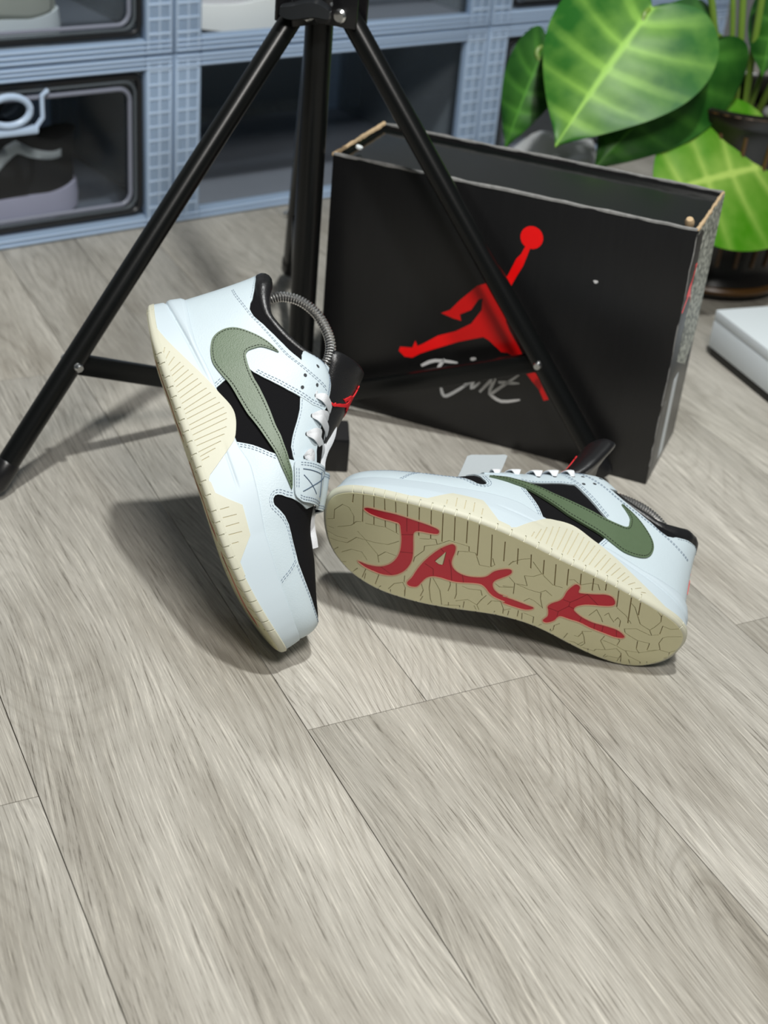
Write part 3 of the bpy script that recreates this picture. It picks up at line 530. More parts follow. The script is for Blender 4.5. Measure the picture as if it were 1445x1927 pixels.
def sneaker(side, Rm, T, s, label, strap_closed, group):
    global TP, TL, TBK
    TP, TL = tongue_path(40, side); TBK = 1. if side=='right' else .45
    mir = side=='right'; mv = np.array([1,-1 if mir else 1,1.])*s*CM
    root = empty('sneaker', label, 'shoe', [t*CM for t in T], group)
    root.rotation_mode = 'QUATERNION'; root.rotation_quaternion = Matrix([tuple(r) for r in Rm]).to_quaternion()
    def part(name, V, F, m, parent=None, sharp=40, label=None):
        V = np.array(V,float)
        if not mir: V[:,1] += np.clip(V[:,2]-2.,0,9)*np.interp(V[:,0],[0,4,8,13,18,23,30],[.05,.04,.0,-.06,-.13,-.15,-.12])   # the lying shoe sags towards the floor
        V = V*mv
        if mir: F = [tuple(f)[::-1] for f in F]
        o = mesh(name, V, F, MAT[m], parent or root, True, sharp)
        if label: o['label'] = label
        return o
    def pt(name, b, m, parent=None, **k):
        o = part(name, b.v, b.f, m, parent, **k)
        if name in ('stitching','letter_crease','eyelet','star_mark'): o['kind'] = 'stuff'
        return o
    # --- outsole: rim with notches, base plate, tread with recessed joints
    ticks = []
    for sl in SLOTS:
        d=np.hypot(OLP[:,0]-sl[0][0],OLP[:,1]-sl[0][1]); ticks.append(OLU[d.argmin()])
    ticks += list(np.arange(UTOE+3.0, UT-2, 1.6)) + [2.2]
    us = set(np.linspace(0,UT,360,endpoint=False))
    for t in ticks: us |= {t-.055,t-.04,t+.04,t+.055}
    us = np.array(sorted(u%UT for u in us)); x0,_ = OL(us,0); zb = zbot(x0)
    notch = np.zeros(len(us))
    for t in ticks: notch[np.abs(us-t)<.048] = .1
    V=[]; rings=[(-.30,.03,0),(-.13,0,0),(-.03,.03,.6),(.08,.12,1),(.155,.26,1),(.165,.40,1),(.165,.60,.5),(.10,.655,0),(-.4,.67,0)]
    for o,dz,nk in rings:
        X,Y=OL(us,o-notch*nk); V.append(np.stack([X,Y,zb+dz],-1))
    n=len(us); V=np.vstack(V); F=[(i*n+j,i*n+(j+1)%n,(i+1)*n+(j+1)%n,(i+1)*n+j) for i in range(len(rings)-1) for j in range(n)]
    F=[f[::-1] for f in F]
    outsole = part('outsole',V,F,'cream')
    ou = np.linspace(0,UT,150,endpoint=False); ol = np.stack(OL(ou,-.11),1); olb=np.stack(OL(ou,-.2),1)
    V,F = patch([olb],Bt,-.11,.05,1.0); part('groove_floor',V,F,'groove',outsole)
    def offs(loop,d):
        P=np.array(loop); A=(P[:,0]*np.roll(P[:,1],-1)-P[:,1]*np.roll(P[:,0],-1)).sum(); t=np.roll(P,-1,0)-np.roll(P,1,0); t/=np.linalg.norm(t,axis=1)[:,None]+1e-9
        return [tuple(p) for p in P+np.stack([t[:,1],-t[:,0]],1)*d*(1 if A>0 else -1)]
    if side=='left': letters=[SOLE_J,SOLE_AC,SOLE_K]; lh=[SOLE_HOLE]
    else:
        letters=[polybuffer(catmull([(27,-1),(25.5,-1.6),(24,-.4),(22.6,.6),(21,.4)],5),.9),polybuffer(catmull([(19.6,1.2),(18,-.6),(16.2,-.2),(14.6,-1.2),(13,-.9)],5),.8),polybuffer(catmull([(11.2,.8),(9.5,-.4),(8,.3),(6.2,-.6),(4.4,-.2)],5),.85)]; lh=[]
    letters=[[tuple(p) for p in catmull(l,3,True)] for l in letters]
    holes=[buffer_line(a,b,.085) for a,b in SLOTS]
    for c in CRACKS:
        c=[c[0]]+c[1:]
        for a,b in zip(c[:-1],c[1:]):
            if abs(a[0]-b[0])+abs(a[1]-b[1])>.02: holes.append(buffer_line(a,b,.062))
    for k in range(26):                                             # short joints running in from the medial edge
        u=UTOE+2.2+k*1.18
        if u>UT-1.5: break
        a=OL(u,-.05); b=OL(u+.25*math.sin(k*2.3),-.75-.3*math.sin(k*1.7)); holes.append(buffer_line(a,b,.06))
    lo=[offs(l,.09) for l in letters]
    # the openings of letters are cut from the tread; grooves crossing the border are clipped by it
    V,F = patch([ol],Bt,0.,.14,.9,holes=holes+lo); part('tread',V,F,'cream_sole',outsole,sharp=30)
    if lh:
        V,F = patch([offs(lh[0],-.06)],Bt,0.,.14,.5); part('tread',V,F,'cream_sole',outsole,sharp=30)
    for l in letters:
        hl = lh if l is letters[1] else []
        V,F = patch([l],Bt,-.015,.10,.6,holes=hl); L=part('sole_letter',V,F,'red_rubber',outsole,sharp=30)
        V,F = patch([offs(l,.095)],Bt,.03,.15,.5,holes=[offs(l,.0)],grid=False); part('letter_border',V,F,'red_edge' ,outsole,sharp=30)
    if side=='left':
        b=MB()
        for c in RED_CRACKS:
            for a,d in zip(c[:-1],c[1:]):
                if abs(a[0]-d[0])+abs(a[1]-d[1])<.03: continue
                q=np.array(buffer_line(a,d,.05)); b.add(np.vstack([Bt(q[:,0],q[:,1],-.008),Bt(q[:,0],q[:,1],-.03)]),[(0,1,2,3),(0,4,5,1),(1,5,6,2),(2,6,7,3),(3,7,4,0)])
        pt('letter_crease',b,'red_crack',outsole)
    # --- midsole
    us=np.linspace(0,UT,420,endpoint=False); x0,_=OL(us,0); zb=zbot(x0); zt=midz(x0); n=len(us); V=[]
    ks=np.linspace(0,1,40)
    for k in ks: V.append(M(us,zb+.45+(zt-zb-.45)*k))
    ot=.12-(.32+.22*np.clip((x0-17)/4,0,1)*np.clip((30.5-x0)/2,0,1))
    for o,dz in ((ot-.05,.035),(ot-.14,.03),(ot-.8,0)):
        X,Y=OL(us,o); V.append(np.stack([X,Y,zt+dz],-1))
    m=len(V); V=np.vstack(V); F=[((i+1)*n+j,(i+1)*n+(j+1)%n,i*n+(j+1)%n,i*n+j) for i in range(m-1) for j in range(n)]
    mid=part('midsole',V,F,'white_mid',sharp=60)
    for nm,loop,ribs in (('heel_sidewall',CREAM_HEEL,RIBS_H),('forefoot_sidewall',CREAM_FORE,RIBS_F)):
        for sgn in (1,-1):
            lp=catmull(loop,3,True) if nm=='heel_sidewall' else np.array(loop)
            lp[:,1]=np.maximum(lp[:,1],.45)
            rb=[buffer_line(a,b,.07) for a,b in ribs]
            if sgn<0: lp=np.stack([-lp[:,0]*KM,lp[:,1]],1); rb=[[(-a*KM,b) for a,b in r] for r in rb]
            def Ms(u,z,off): 
                x=OL(u,0)[0]; return M(u,np.minimum(z,midz(x)+1.5),off)
            V,F=patch([lp],Ms,.055,.2,.22,holes=rb); part(nm,V,F,'cream',mid,sharp=30)
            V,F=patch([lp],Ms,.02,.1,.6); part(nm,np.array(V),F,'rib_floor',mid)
    # --- upper shell
    us=np.linspace(0,UT,300,endpoint=False); vs=np.linspace(-.03,1,30); n=len(us); U,Vv=np.meshgrid(us,vs)
    P=S(U.ravel(),Vv.ravel(),0.); Pi=S(U.ravel(),np.minimum(Vv.ravel(),.99),-.28); m=len(vs)
    F=[((i+1)*n+j,(i+1)*n+(j+1)%n,i*n+(j+1)%n,i*n+j) for i in range(m-1) for j in range(n)]
    upper=part('upper',P,F,'suede',sharp=70)
    x0=OL(us,0)[0]; keep=(x0<20.3)
    F2=[(i*n+j,i*n+(j+1)%n,(i+1)*n+(j+1)%n,(i+1)*n+j) for i in range(m-1) for j in range(n) if keep[j]]
    part('lining',Pi,F2,'lining',upper)
    top=S(us,np.ones(n),0.); idx=[j for j in range(n) if x0[j]<9.6]; idx=[j for j in idx if us[j]>UTOE]+[j for j in idx if us[j]<UTOE]
    rr=[float(np.interp(x0[j],[0,1.5,3,4.5,7,9.6],[.80,.78,.6,.36,.34,.2])) for j in idx]; inn=[float(np.interp(x0[j],[0,1.2,3,5],[.75,.6,.3,.0])) for j in idx]; cdir=[np.array([4.-top[j][0],-top[j][1],0]) for j in idx]; cdir=[d/(np.linalg.norm(d)+1e-6) for d in cdir]
    b=MB().tube([top[j]+np.array([0,0,.12])+c_*i_ for j,c_,i_ in zip(idx,cdir,inn)],rr,14); pt('collar',b,'black_leather',upper)
    ins=np.linspace(0,UT,90,endpoint=False); X,Y=OL(ins,-.8); V,F=patch([np.stack([X,Y],1)],lambda x,y,o:np.stack([x,y,zbot(x)+2.2+o],-1),0,.1,1.5); part('insole',V,F,'lining')
    # --- white panels laid over the shell
    V,F=patch([both(Q_EDGE)],S,.16,.24,.45,sv=10); quarter=part('heel_panel',V,F,'white_leather',upper)
    for mm in (0,1):
        g=(lambda l:l) if not mm else (lambda l:[(UT-a*KM,b) for a,b in l])
        V,F=patch([g(FOX)],S,.12,.2,.4,sv=10); part('forefoot_panel',V,F,'white_leather',upper)
        hl=[[(c[0]+.13*math.cos(t),c[1]+.013*math.sin(t)) for t in np.linspace(0,6.28,10,endpoint=False)] for c in EYELETS[5:]]
        V,F=patch([g(EYE)],S,.11,.2,.4,sv=10,holes=[g(h) for h in hl]); part('eyestay',V,F,'white_leather',upper)
        b=MB()
        for e in EYELETS:
            e=g([e])[0]; q=[(e[0]+.155*math.cos(t),e[1]+.0155*math.sin(t)) for t in np.linspace(0,6.28,12,endpoint=False)]; q=np.array(q)
            b.add(np.vstack([S(q[:,0],q[:,1],.175),S(q[:,0],q[:,1],.05)]),[tuple(range(12))]+[(i,(i+1)%12,12+(i+1)%12,12+i) for i in range(12)])
        pt('eyelet',b,'eyelet',upper)
    V,F=patch([bothtoe(TOE)],S,.10,.2,.4,sv=10); part('toe_cap',V,F,'white_leather',upper)
    sw=catmull(SWOOSH,4,True); sw=[tuple(p) for p in sw]
    V,F=patch([sw],S,.30,.2,.3,sv=10); emb=part('side_emblem',V,F,'olive',upper)
    st=offset_path(sw,.16,10,True); A=(np.array(sw)[:,0]*np.roll(np.array(sw)[:,1],-1)-np.array(sw)[:,1]*np.roll(np.array(sw)[:,0],-1)).sum()
    st=offset_path(sw,.16 if A>0 else -.16,10,True); keepm=inside(st*[1,10],np.array(sw)*[1,10]); st=st[keepm]
    pt('stitching',dashes([st],S,.31,10,.25,.16,.05,closed=True),'thread_dark',emb)
    qb=[(10.38,.248),(11.05,.28),(11.71,.328),(12.59,.403),(13.31,.483),(14.17,.6),(14.62,.73)]
    qe=[(14.6,.76),(14.0,.82),(12.62,.91),(12.0,.98),(11.46,1.0),(10.94,.985),(10.3,.99)]
    qc=[(2.2,.42),(3.2,.45),(4.72,.546),(6.29,.624),(7.81,.635),(9.17,.61),(10.36,.576),(11.4,.60),(12.4,.69),(13.2,.80)]
    qt=[(0.3,.805),(1.79,.775),(3.2,.70),(4.0,.645)]
    up=[offset_path(catmull(qb,4),d,10) for d in (.16,.34)]+[offset_path(catmull(qe,4),d,10) for d in (.10,.28)]+[offset_path(catmull(qc,4),d,10) for d in (-.08,.10)]+[qt]
    up+=[offset_path([(10.74,.006),(10.33,.066),(9.95,.15)],d,10) for d in (.14,.3)]
    pt('stitching',dashes(up+[[(-a*KM,b) for a,b in l] for l in up],S,.165,10),'thread',quarter)
    ft=[(15.41,.012),(16.02,.089),(16.99,.182),(17.5,.25)]; fn=[(20.9,.36),(20.7,.285),(20.5,.242),(20.37,.20),(20.38,.168),(20.58,.149),(20.85,.148),(21.08,.158),(21.55,.212),(22.1,.274),(22.8,.322),(23.49,.337),(24.09,.338),(25.5,.346)]
    fr=[(25.86,.34),(26.53,.225),(27.05,.09),(27.38,.035)]
    fp=[offset_path(catmull(ft,4),d,10) for d in (-.14,-.32)]+[offset_path(catmull(fn,4),d,10) for d in (-.16,-.36)]+[offset_path(catmull(fr,4),d,10) for d in (-.14,-.32)]
    pt('stitching',dashes(fp,S,.125,10),'thread',upper)
    tp=[(25.95,.348),(27.5,.412),(30.0,.534),(31.4,.592),(32.7,.638)]
    pt('stitching',dashes([offset_path(catmull(tp,5),d,10) for d in (-.13,-.30)],S,.105,10),'thread',upper)
    ep=[(13.5,.486),(14.28,.474),(15.22,.442),(16.35,.391),(17.07,.364),(17.82,.373)]; er=[(17.3,.68),(16.46,.695),(15.61,.74),(14.9,.76)]
    pt('stitching',dashes([offset_path(catmull(ep,4),.16,10),offset_path(catmull(er,4),.14,10)],S,.115,10),'thread',upper)
    # --- tongue
    V=[]; nt=28; rows=list(range(0,len(TP)))
    g=np.gradient(TP,axis=0); g/=np.linalg.norm(g,axis=1)[:,None]
    ths=np.linspace(0,2*np.pi,nt,endpoint=False)
    def ring(k,sc,ext):
        t=TL[k]; w=tongue_w(t); th=tongue_t(t); y=w*sc*np.sign(np.cos(ths))*np.abs(np.cos(ths))**.6; h=np.sin(ths)
        d=np.where(h>0,0,th)*0+(-th/2)+(th/2)*np.sign(h)*np.abs(h)**.7*sc
        q=tongue_front(y,np.full(nt,t),0.); nx,nz=g[k][1],-g[k][0]
        q[:,0]+=nx*d+g[k][0]*ext; q[:,2]+=nz*d+g[k][1]*ext; return q
    for k in rows: V.append(ring(k,1.,0))
    for sc,ext in ((.97,.12),(.88,.25),(.70,.34),(.4,.38)): V.append(ring(len(TP)-1,sc,ext))
    m=len(V); V=np.vstack(V); F=[(i*nt+j,(i+1)*nt+j,(i+1)*nt+(j+1)%nt,i*nt+(j+1)%nt) for i in range(m-1) for j in range(nt)]+[tuple(range((m-1)*nt,m*nt))[::-1],tuple(range(nt))]
    tongue=part('tongue',V,F,'black_leather',sharp=60)
    V,F=patch(jump_loops(3.2,.75 if mir else 0.,TL[-1]-4.1,flip=-1. if mir else 1.),tongue_front,.06,.09,.22); part('tongue_emblem',V,F,'thread_red',tongue,label='red embroidered leaping figure emblem on the black tongue')
    # --- laces
    lx=[EYELETS[4],EYELETS[5],EYELETS[6],EYELETS[7]]
    for i in range(4):
        for sg in (1,-1):
            a=lx[i]; b_=lx[min(i+1,3)] if i<3 else (19.6,.52)
            f=lambda e,s_,o:S(np.array([e[0] if s_>0 else UT-e[0]*KM]),np.array([e[1]]),np.array([o]))[0]
            A0=f(a,sg,.12); A1=f((a[0]+.45,a[1]+.12),sg,.36) if i<3 or not strap_closed else f((a[0]-.05,a[1]+.10),sg,.20); B0=f(b_,-sg,.12); B1=f((b_[0]+.1,b_[1]+.12),-sg,.36 if i<2 or not strap_closed else .18)
            mid_=(A1+B1)/2+np.array([.25,0,.75+.08*sg]); mid_[1]*=.3
            if i==3 and strap_closed: mid_[2]-=.55
            n1=np.array([.4,.8*sg,.8]); n2=np.array([.6,0,.8]); n3=np.array([.4,-.8*sg,.8])
            pt('lace',ribbon([A0,A1,mid_,B1,B0],.80,.14,[n1,n1,n2,n3,n3],8,([0,.22,.5,.78,1],[.3,1,1,1,.3])),'lace')
    if strap_closed:
        e=S(np.array([13.51]),np.array([.638]),np.array([.2]))[0]
        L1=[e,(12.3,1.5,11.65),(12.6,.9,11.95),(13.7,.6,11.85),(14.5,.6,11.5),(15.1,.6,11.05),(15.7,.6,10.45),(16.5,.5,9.9),(17.6,.4,9.5)]
        pt('lace',ribbon(L1,.74,.15,[(.3,.9,.5)]*3+[(.5,.9,.6)]*6),'lace')
        L2=[(13.0,1.5,10.3),(13.9,1.2,10.5),(14.5,1.1,10.55),(15.3,1.1,10.3),(16.6,1.0,9.75),(17.8,.9,9.3)]
        pt('lace',ribbon(L2,.72,.14,[(.5,.8,.5)]*6),'lace')
        L3=[(19.6,.6,8.0),(20.3,.9,7.75),(20.9,1.0,7.5),(21.6,.8,7.35),(22.3,.7,7.25),(22.9,.5,7.15)]
        pt('lace',ribbon(L3,.55,.13,[(.3,.9,.5)]*6),'lace')
    # --- strap across the forefoot
    if strap_closed:
        bs=np.linspace(0,1,12); As=[.37,.47,.57,.68,.8,.92,1.0]; P=[]
        def lohi(v): return np.interp(v,[.37,.5,.74,1.0],[18.2,18.35,18.8,19.0]), np.interp(v,[.37,.48,.8,1.0],[20.7,21.3,21.65,21.7])
        lat=[]; 
        for v in As:
            lo,hi=lohi(v); u=lo+(hi-lo)*bs; lift=.28+.12*np.sin(np.pi*np.clip((v-.37)/.63,0,1)); lat.append(S(u,np.full(12,v),np.full(12,lift)))
        medl=[q*[1,-1,1] for q in lat[::-1]]; cen=(lat[-1]+medl[0])/2+np.array([.15,0,.55])
        rows_=lat+[cen]+medl; C_=catmull(np.array(rows_).reshape(len(rows_),-1),5).reshape(-1,12,3)
        avs=np.interp(np.arange(len(C_))/5., np.arange(len(rows_)), As+[1.12]+[2.24-a for a in As[::-1]])
        gs=GridSurf((avs-.37)*8.,bs*2.7,C_); 
        if gs.N[3,5,1]<0: gs.N=-gs.N
        SC=lambda l:[((a-.37)*8.,c*2.7) for a,c in l]
        rc=lambda a0,a1,r,ra:SC([(a0,r),(a0+ra*.3,r*.3),(a0+ra,0),(a1,0),(a1,1),(a0+ra,1),(a0+ra*.3,1-r*.3),(a0,1-r)])
        V,F=patch([rc(.375,1.32,.16,.035)],gs,.10,.2,.25); strap=part('strap',V,F,'white_leather')
        pth=[[(.44,.06),(1.28,.06)],[(.44,.12),(1.28,.12)],[(.44,.94),(1.28,.94)],[(.44,.88),(1.28,.88)],[(.40,.2),(.40,.8)],[(.425,.2),(.425,.8)]]
        pth=[densify(SC(p),.2,False) for p in pth]
        pt('stitching',dashes(pth,gs,.105,1.,.26,.17,.045),'thread',strap)
        b=MB()
        for l in STAR:
            q=[]
            for u,v in l:
                lo,hi=lohi(v); q.append((v,(u-lo)/(hi-lo)))
            c=np.array([(q[0][0]+(q[1][0]-q[0][0])*t,q[0][1]+(q[1][1]-q[0][1])*t) for t in np.linspace(0,1,7)])
            b.tube(gs((c[:,0]-.37)*8.,c[:,1]*2.7,.115),.04,6)
        pt('star_mark',b,'thread_star',strap,label='slate stitched crossing strokes on the white strap')
    else:
        # strap pulled open: its free end stands up from the throat
        P=[]; bs=np.linspace(0,1,8)
        for k,(yy,zz,xx) in enumerate([(-2.4,6.6,0),(-1.6,8.2,0),(-.6,9.4,-.05),(.2,10.4,-.1),(.7,11.6,-.25),(1.0,12.9,-.4),(1.15,14.2,-.5)]):
            P.append([(17.55+xx+3.2*t,yy,zz-1.5*t) for t in bs])
        C_=catmull(np.array(P).reshape(len(P),-1),5).reshape(-1,8,3); gs=GridSurf(np.arange(len(C_)),bs,C_)
        n0=len(C_)-1
        V,F=patch([[(0,0),(n0-1,0),(n0,.08),(n0,.92),(n0-1,1),(0,1)]],gs,.08,.16,1.,sv=8.); strap=part('strap',V,F,'velcro',label='white strap pulled open, free end standing up')
        e=S(np.array([17.9,20.9,20.9,17.9]),np.array([.55,.5,.92,.92]),.3); 
        V,F=patch([[(17.8,.46),(20.6,.5),(20.9,.9),(18.1,.9)]],S,.22,.15,.4,sv=10); part('strap_base',V,F,'white_leather')
    # --- mark on the heel
    hz=.15
    loops=[polybuffer(catmull([(-.9,hz+.02),(-.3,hz+.10),(-.5,hz+.20),(.1,hz+.30)],4)*[1,10],.34),polybuffer(catmull([(.3,hz+.03),(.5,hz+.13),(.1,hz+.2)],4)*[1,10],.3)]
    loops=[[(a-(1.6 if mir else 0.),b/10) for a,b in l] for l in loops]
    V,F=patch(loops,S,.20,.06,.3,sv=10); part('heel_mark',V,F,'thread_red',upper,label='small red embroidered mark on the white heel')
    return root
SPRING = [(9.2,12.2),(8.7,13.1),(7.8,13.7),(6.6,13.93),(4.73,13.64),(3.28,12.76),(2.5,11.65),(2.3,10.6),(2.5,9.6),(2.9,8.8)]
def shoe_tree(side, Rm, T, s, label, group):
    mir=-1 if side=='right' else 1
    root=empty('shoe_tree',label,'shoe tree',[t*CM for t in T],group); root.rotation_mode='QUATERNION'; root.rotation_quaternion=Matrix([tuple(r) for r in Rm]).to_quaternion()
    c=catmull([(x,0,z) for x,z in SPRING],14); L=np.r_[0,np.cumsum(np.linalg.norm(np.diff(c,axis=0),axis=1))]
    n=int(L[-1]/.24)*10; t=np.linspace(0,L[-1],n); P=np.stack([np.interp(t,L,c[:,i]) for i in range(3)],1)
    Tn=np.gradient(P,axis=0); Tn/=np.linalg.norm(Tn,axis=1)[:,None]; B=np.array([0,1.,0]); N=np.cross(B,Tn)
    ph=np.arange(n)/10*2*np.pi; H=P+(N*np.cos(ph)[:,None]+B*np.sin(ph)[:,None])*.34
    b=MB().tube(H*s*CM,.125*s*CM,6); o=b.build('coil_spring',MAT['steel'],root)
    b=MB().tube(c*s*CM,.22*s*CM,8); b.build('core_rod',MAT['black_plastic'],root)
    b=MB().lathe([(.01,0),(.9,.05),(1.15,.3),(1.0,.8),(.4,1.0),(.01,1.02)],(0,0,0),n=20)
    V=np.array(b.v)+np.array([2.9,0,8.0]); mesh('heel_knob',V*s*CM,b.f,MAT['black_plastic'],root)
    b=MB().lathe([(.01,-1.2),(1.2,-1.0),(1.5,0),(1.2,1.0),(.01,1.2)],(0,0,0),n=20)
    V=np.array(b.v)*[1.3,1,.6]+np.array([10.2,0,11.2]); mesh('toe_block',V*s*CM,b.f,MAT['black_plastic'],root)
    return root
# ---------------------------------------------------------------- floor of planks
FY = 2.072434; AL = np.array([math.cos(FY),math.sin(FY)]); AC = np.array([AL[1],-AL[0]]); ORG = np.array([-3.956,79.1125]); PW = 19.43; PLN = 122.
b = MB(); b.box((.2,2.0,-.045),(7,7,.07)); floor = b.build('floor', MAT['seam'], None, False); tag(floor, kind='structure')
RZ = math.atan2(AL[1],AL[0])
PL_MESH = {}
def plank(t0, t1, n0, n1):
    key = (round(t1-t0,2), round(n1-n0,2))
    if key not in PL_MESH:
        bm = MB(); bm.box((0,0,-.004),((t1-t0-.065)*CM,(n1-n0-.065)*CM,.008),bev=.0003)
        o = bm.build('plank', MAT['wood'], floor, True, 30); PL_MESH[key] = o.data
    else:
        o = bpy.data.objects.new('plank', PL_MESH[key]); COL.objects.link(o); o.parent = floor
    c = ORG+AL*(t0+t1)/2+AC*(n0+n1)/2
    o.location = (c[0]*CM,c[1]*CM,0); o.rotation_euler = (0,0,RZ)
for k in range(-9,14):
    sh = 0. if k%2==0 else PLN/2
    for j in range(-2,4):
        t0 = j*PLN+sh; 
        c = ORG+AL*(t0+PLN/2)+AC*(k+.5)*PW
        if not (-170<c[0]<190 and -60<c[1]<420): continue
        if k==0 and j==0: plank(t0,t0+PLN,0,PW/2); plank(t0,t0+PLN,PW/2,PW)
        else: plank(t0,t0+PLN,k*PW,(k+1)*PW)

# ---------------------------------------------------------------- shelf axes and the wall behind
SO = np.array([-49.73,163.05]); SY = .6848; SA = np.array([math.cos(SY),math.sin(SY)]); SN = np.array([-math.sin(SY),math.cos(SY)])
def sp(s, d, z): q = SO+SA*s+SN*d; return Vector((q[0]*CM,q[1]*CM,z*CM))
RS = zrot(SY)
b = MB(); b.box(sp(60,48,120),(4.2,.06,2.4),RS); wl = b.build('wall_back',MAT['wall'],None,False); tag(wl,kind='structure')

# ---------------------------------------------------------------- clear shoe crates
CW, CH, CD, PWD = 51.2, 21.9, 36., 3.85
def sbox(b, s0, s1, d0, d1, z0, z1, bev=0.):
    return b.box(Vector(((s0+s1)/2*CM,(d0+d1)/2*CM,(z0+z1)/2*CM)),((s1-s0)*CM,(d1-d0)*CM,(z1-z0)*CM),bev=bev*CM)
MAT['rim_grey']=simple('grey_clear_rim',srgb(128,132,146),.3)
def rrect(s0,s1,z0,z1,r,d,n=6):
    P=[]
    for cx,cz,a0 in ((s1-r,z1-r,0),(s0+r,z1-r,90),(s0+r,z0+r,180),(s1-r,z0+r,270)):
        for k in range(n+1):
            a=math.radians(a0+90*k/n); P.append((( cx+r*math.cos(a))*CM,d*CM,(cz+r*math.sin(a))*CM))
    return P+P[:1]
def crate(k, tier, label, door):
    root = empty('shoe_crate', label, 'storage box', sp(23.8+CW*k,0,CH*tier), 'clear stacking shoe boxes', (0,0,SY))
    W = CW-.15; H = CH-.1
    for s0 in (0,W-PWD):
        b=MB(); sbox(b,s0,s0+PWD,0,1.2,0,H,.25); b.build('front_post',MAT['frost'],root)
        b=MB()
        for z in np.arange(2.4,H-1,1.75): sbox(b,s0+.35,s0+PWD-.35,-.10,.05,z,z+.32,.05)
        for q in (.2,1.75,3.25): sbox(b,s0+q,s0+q+.28,-.08,.05,.6,H-.6,.05)
        b.build('post_rib',MAT['frost_rib'],root)['kind']='stuff'
        b=MB(); sbox(b,s0+.2,s0+PWD-.2,CD-1,CD,0,H); b.build('rear_post',MAT['frost'],root)
    z0=2.0 if tier else 1.6
    b=MB(); sbox(b,PWD,W-PWD,0,1.2,0,z0,.2); b.build('bottom_rail',MAT['frost'],root)
    b=MB(); sbox(b,PWD,W-PWD,0,1.2,H-1.7,H,.2); b.build('top_rail',MAT['frost'],root)
    b=MB()
    for z in ((.3,.9) if not tier else (.3,.9,1.5)): sbox(b,.3,W-.3,-.16,.05,z,z+.22,.05)
    for z in (H-1.5,H-.9,H-.4): sbox(b,.3,W-.3,-.16,.05,z,z+.22,.05)
    b.build('rail_rib',MAT['frost_rib'],root)['kind']='stuff'
    b=MB(); sbox(b,.3,W-.3,1.2,CD,H-.35,H-.05); b.build('top_panel',MAT['clear_side'],root)
    b=MB(); sbox(b,.3,W-.3,1.2,CD,.4,.8); b.build('floor_panel',MAT['clear_floor'],root)
    for s0 in (.4,W-.8): 
        b=MB(); sbox(b,s0,s0+.4,1.2,CD,.8,H-.4); b.build('side_panel',MAT['clear_side'],root)
    b=MB(); sbox(b,.3,W-.3,CD-.4,CD-.05,.8,H-.4); b.build('back_panel',MAT['clear_side'],root)
    if door:
        s0,s1,zz0,zz1=PWD+.1,W-PWD-.1,z0+.1,H-1.8
        b=MB(); b.tube(rrect(s0+.45,s1-.45,zz0+.45,zz1-.45,1.2,.7),.0042,8); g=b.build('door',MAT['black_gasket'],root)
        b=MB(); sbox(b,s0,s1,.75,.95,zz0,zz1); b.build('door_pane',MAT['door'],g)
        b=MB(); b.tube(rrect(s0+1.15,s1-1.15,zz0+1.1,zz1-1.1,1.6,.55),.0022,8); b.build('door_rim',MAT['frost_dark'],g)
        b=MB(); b.tube(rrect(s0+1.9,s1-1.9,zz0+1.7,zz1-1.9,1.5,.5),.0028,8); b.build('door_rim',MAT['rim_grey'],g)
        cs=(s0+s1)/2 if k!=-1 else 29.
        b=MB(); P=[((cs+2.6*math.cos(a))*CM,-.6*CM,(zz1-2.9+1.7*math.sin(a))*CM) for a in np.linspace(0,2*math.pi,25)]; b.tube(P,.0042,10,False)
        sbox(b,cs-4.5,cs+3.6,-.8,.6,zz1-5.9,zz1-5.0,.3); b.tube([((cs+3.5)*CM,0,(zz1-5.3)*CM),((cs+4.4)*CM,0,(zz1-4.2)*CM),((cs+4.4)*CM,0,(zz1-1.6)*CM),((cs+5.2)*CM,0,(zz1-1.0)*CM)],.003,8)
        b.build('door_handle',MAT['frost_rib'],g)
    return root
for k,t,lab,dr in ((-1,0,'lower left clear shoe box holding the black striped trainer',True),(-1,1,'upper left clear shoe box holding the beige trainer',True),
                   (0,0,'empty clear shoe box standing behind the tripod column',False),(0,1,'clear shoe box above the empty one, holding the white and red trainer',False),
                   (1,0,'clear shoe box at the far right end of the bottom row, behind the plant',True),(1,1,'clear shoe box at the far right end of the top row',True)):
    crate(k,t,lab,dr)

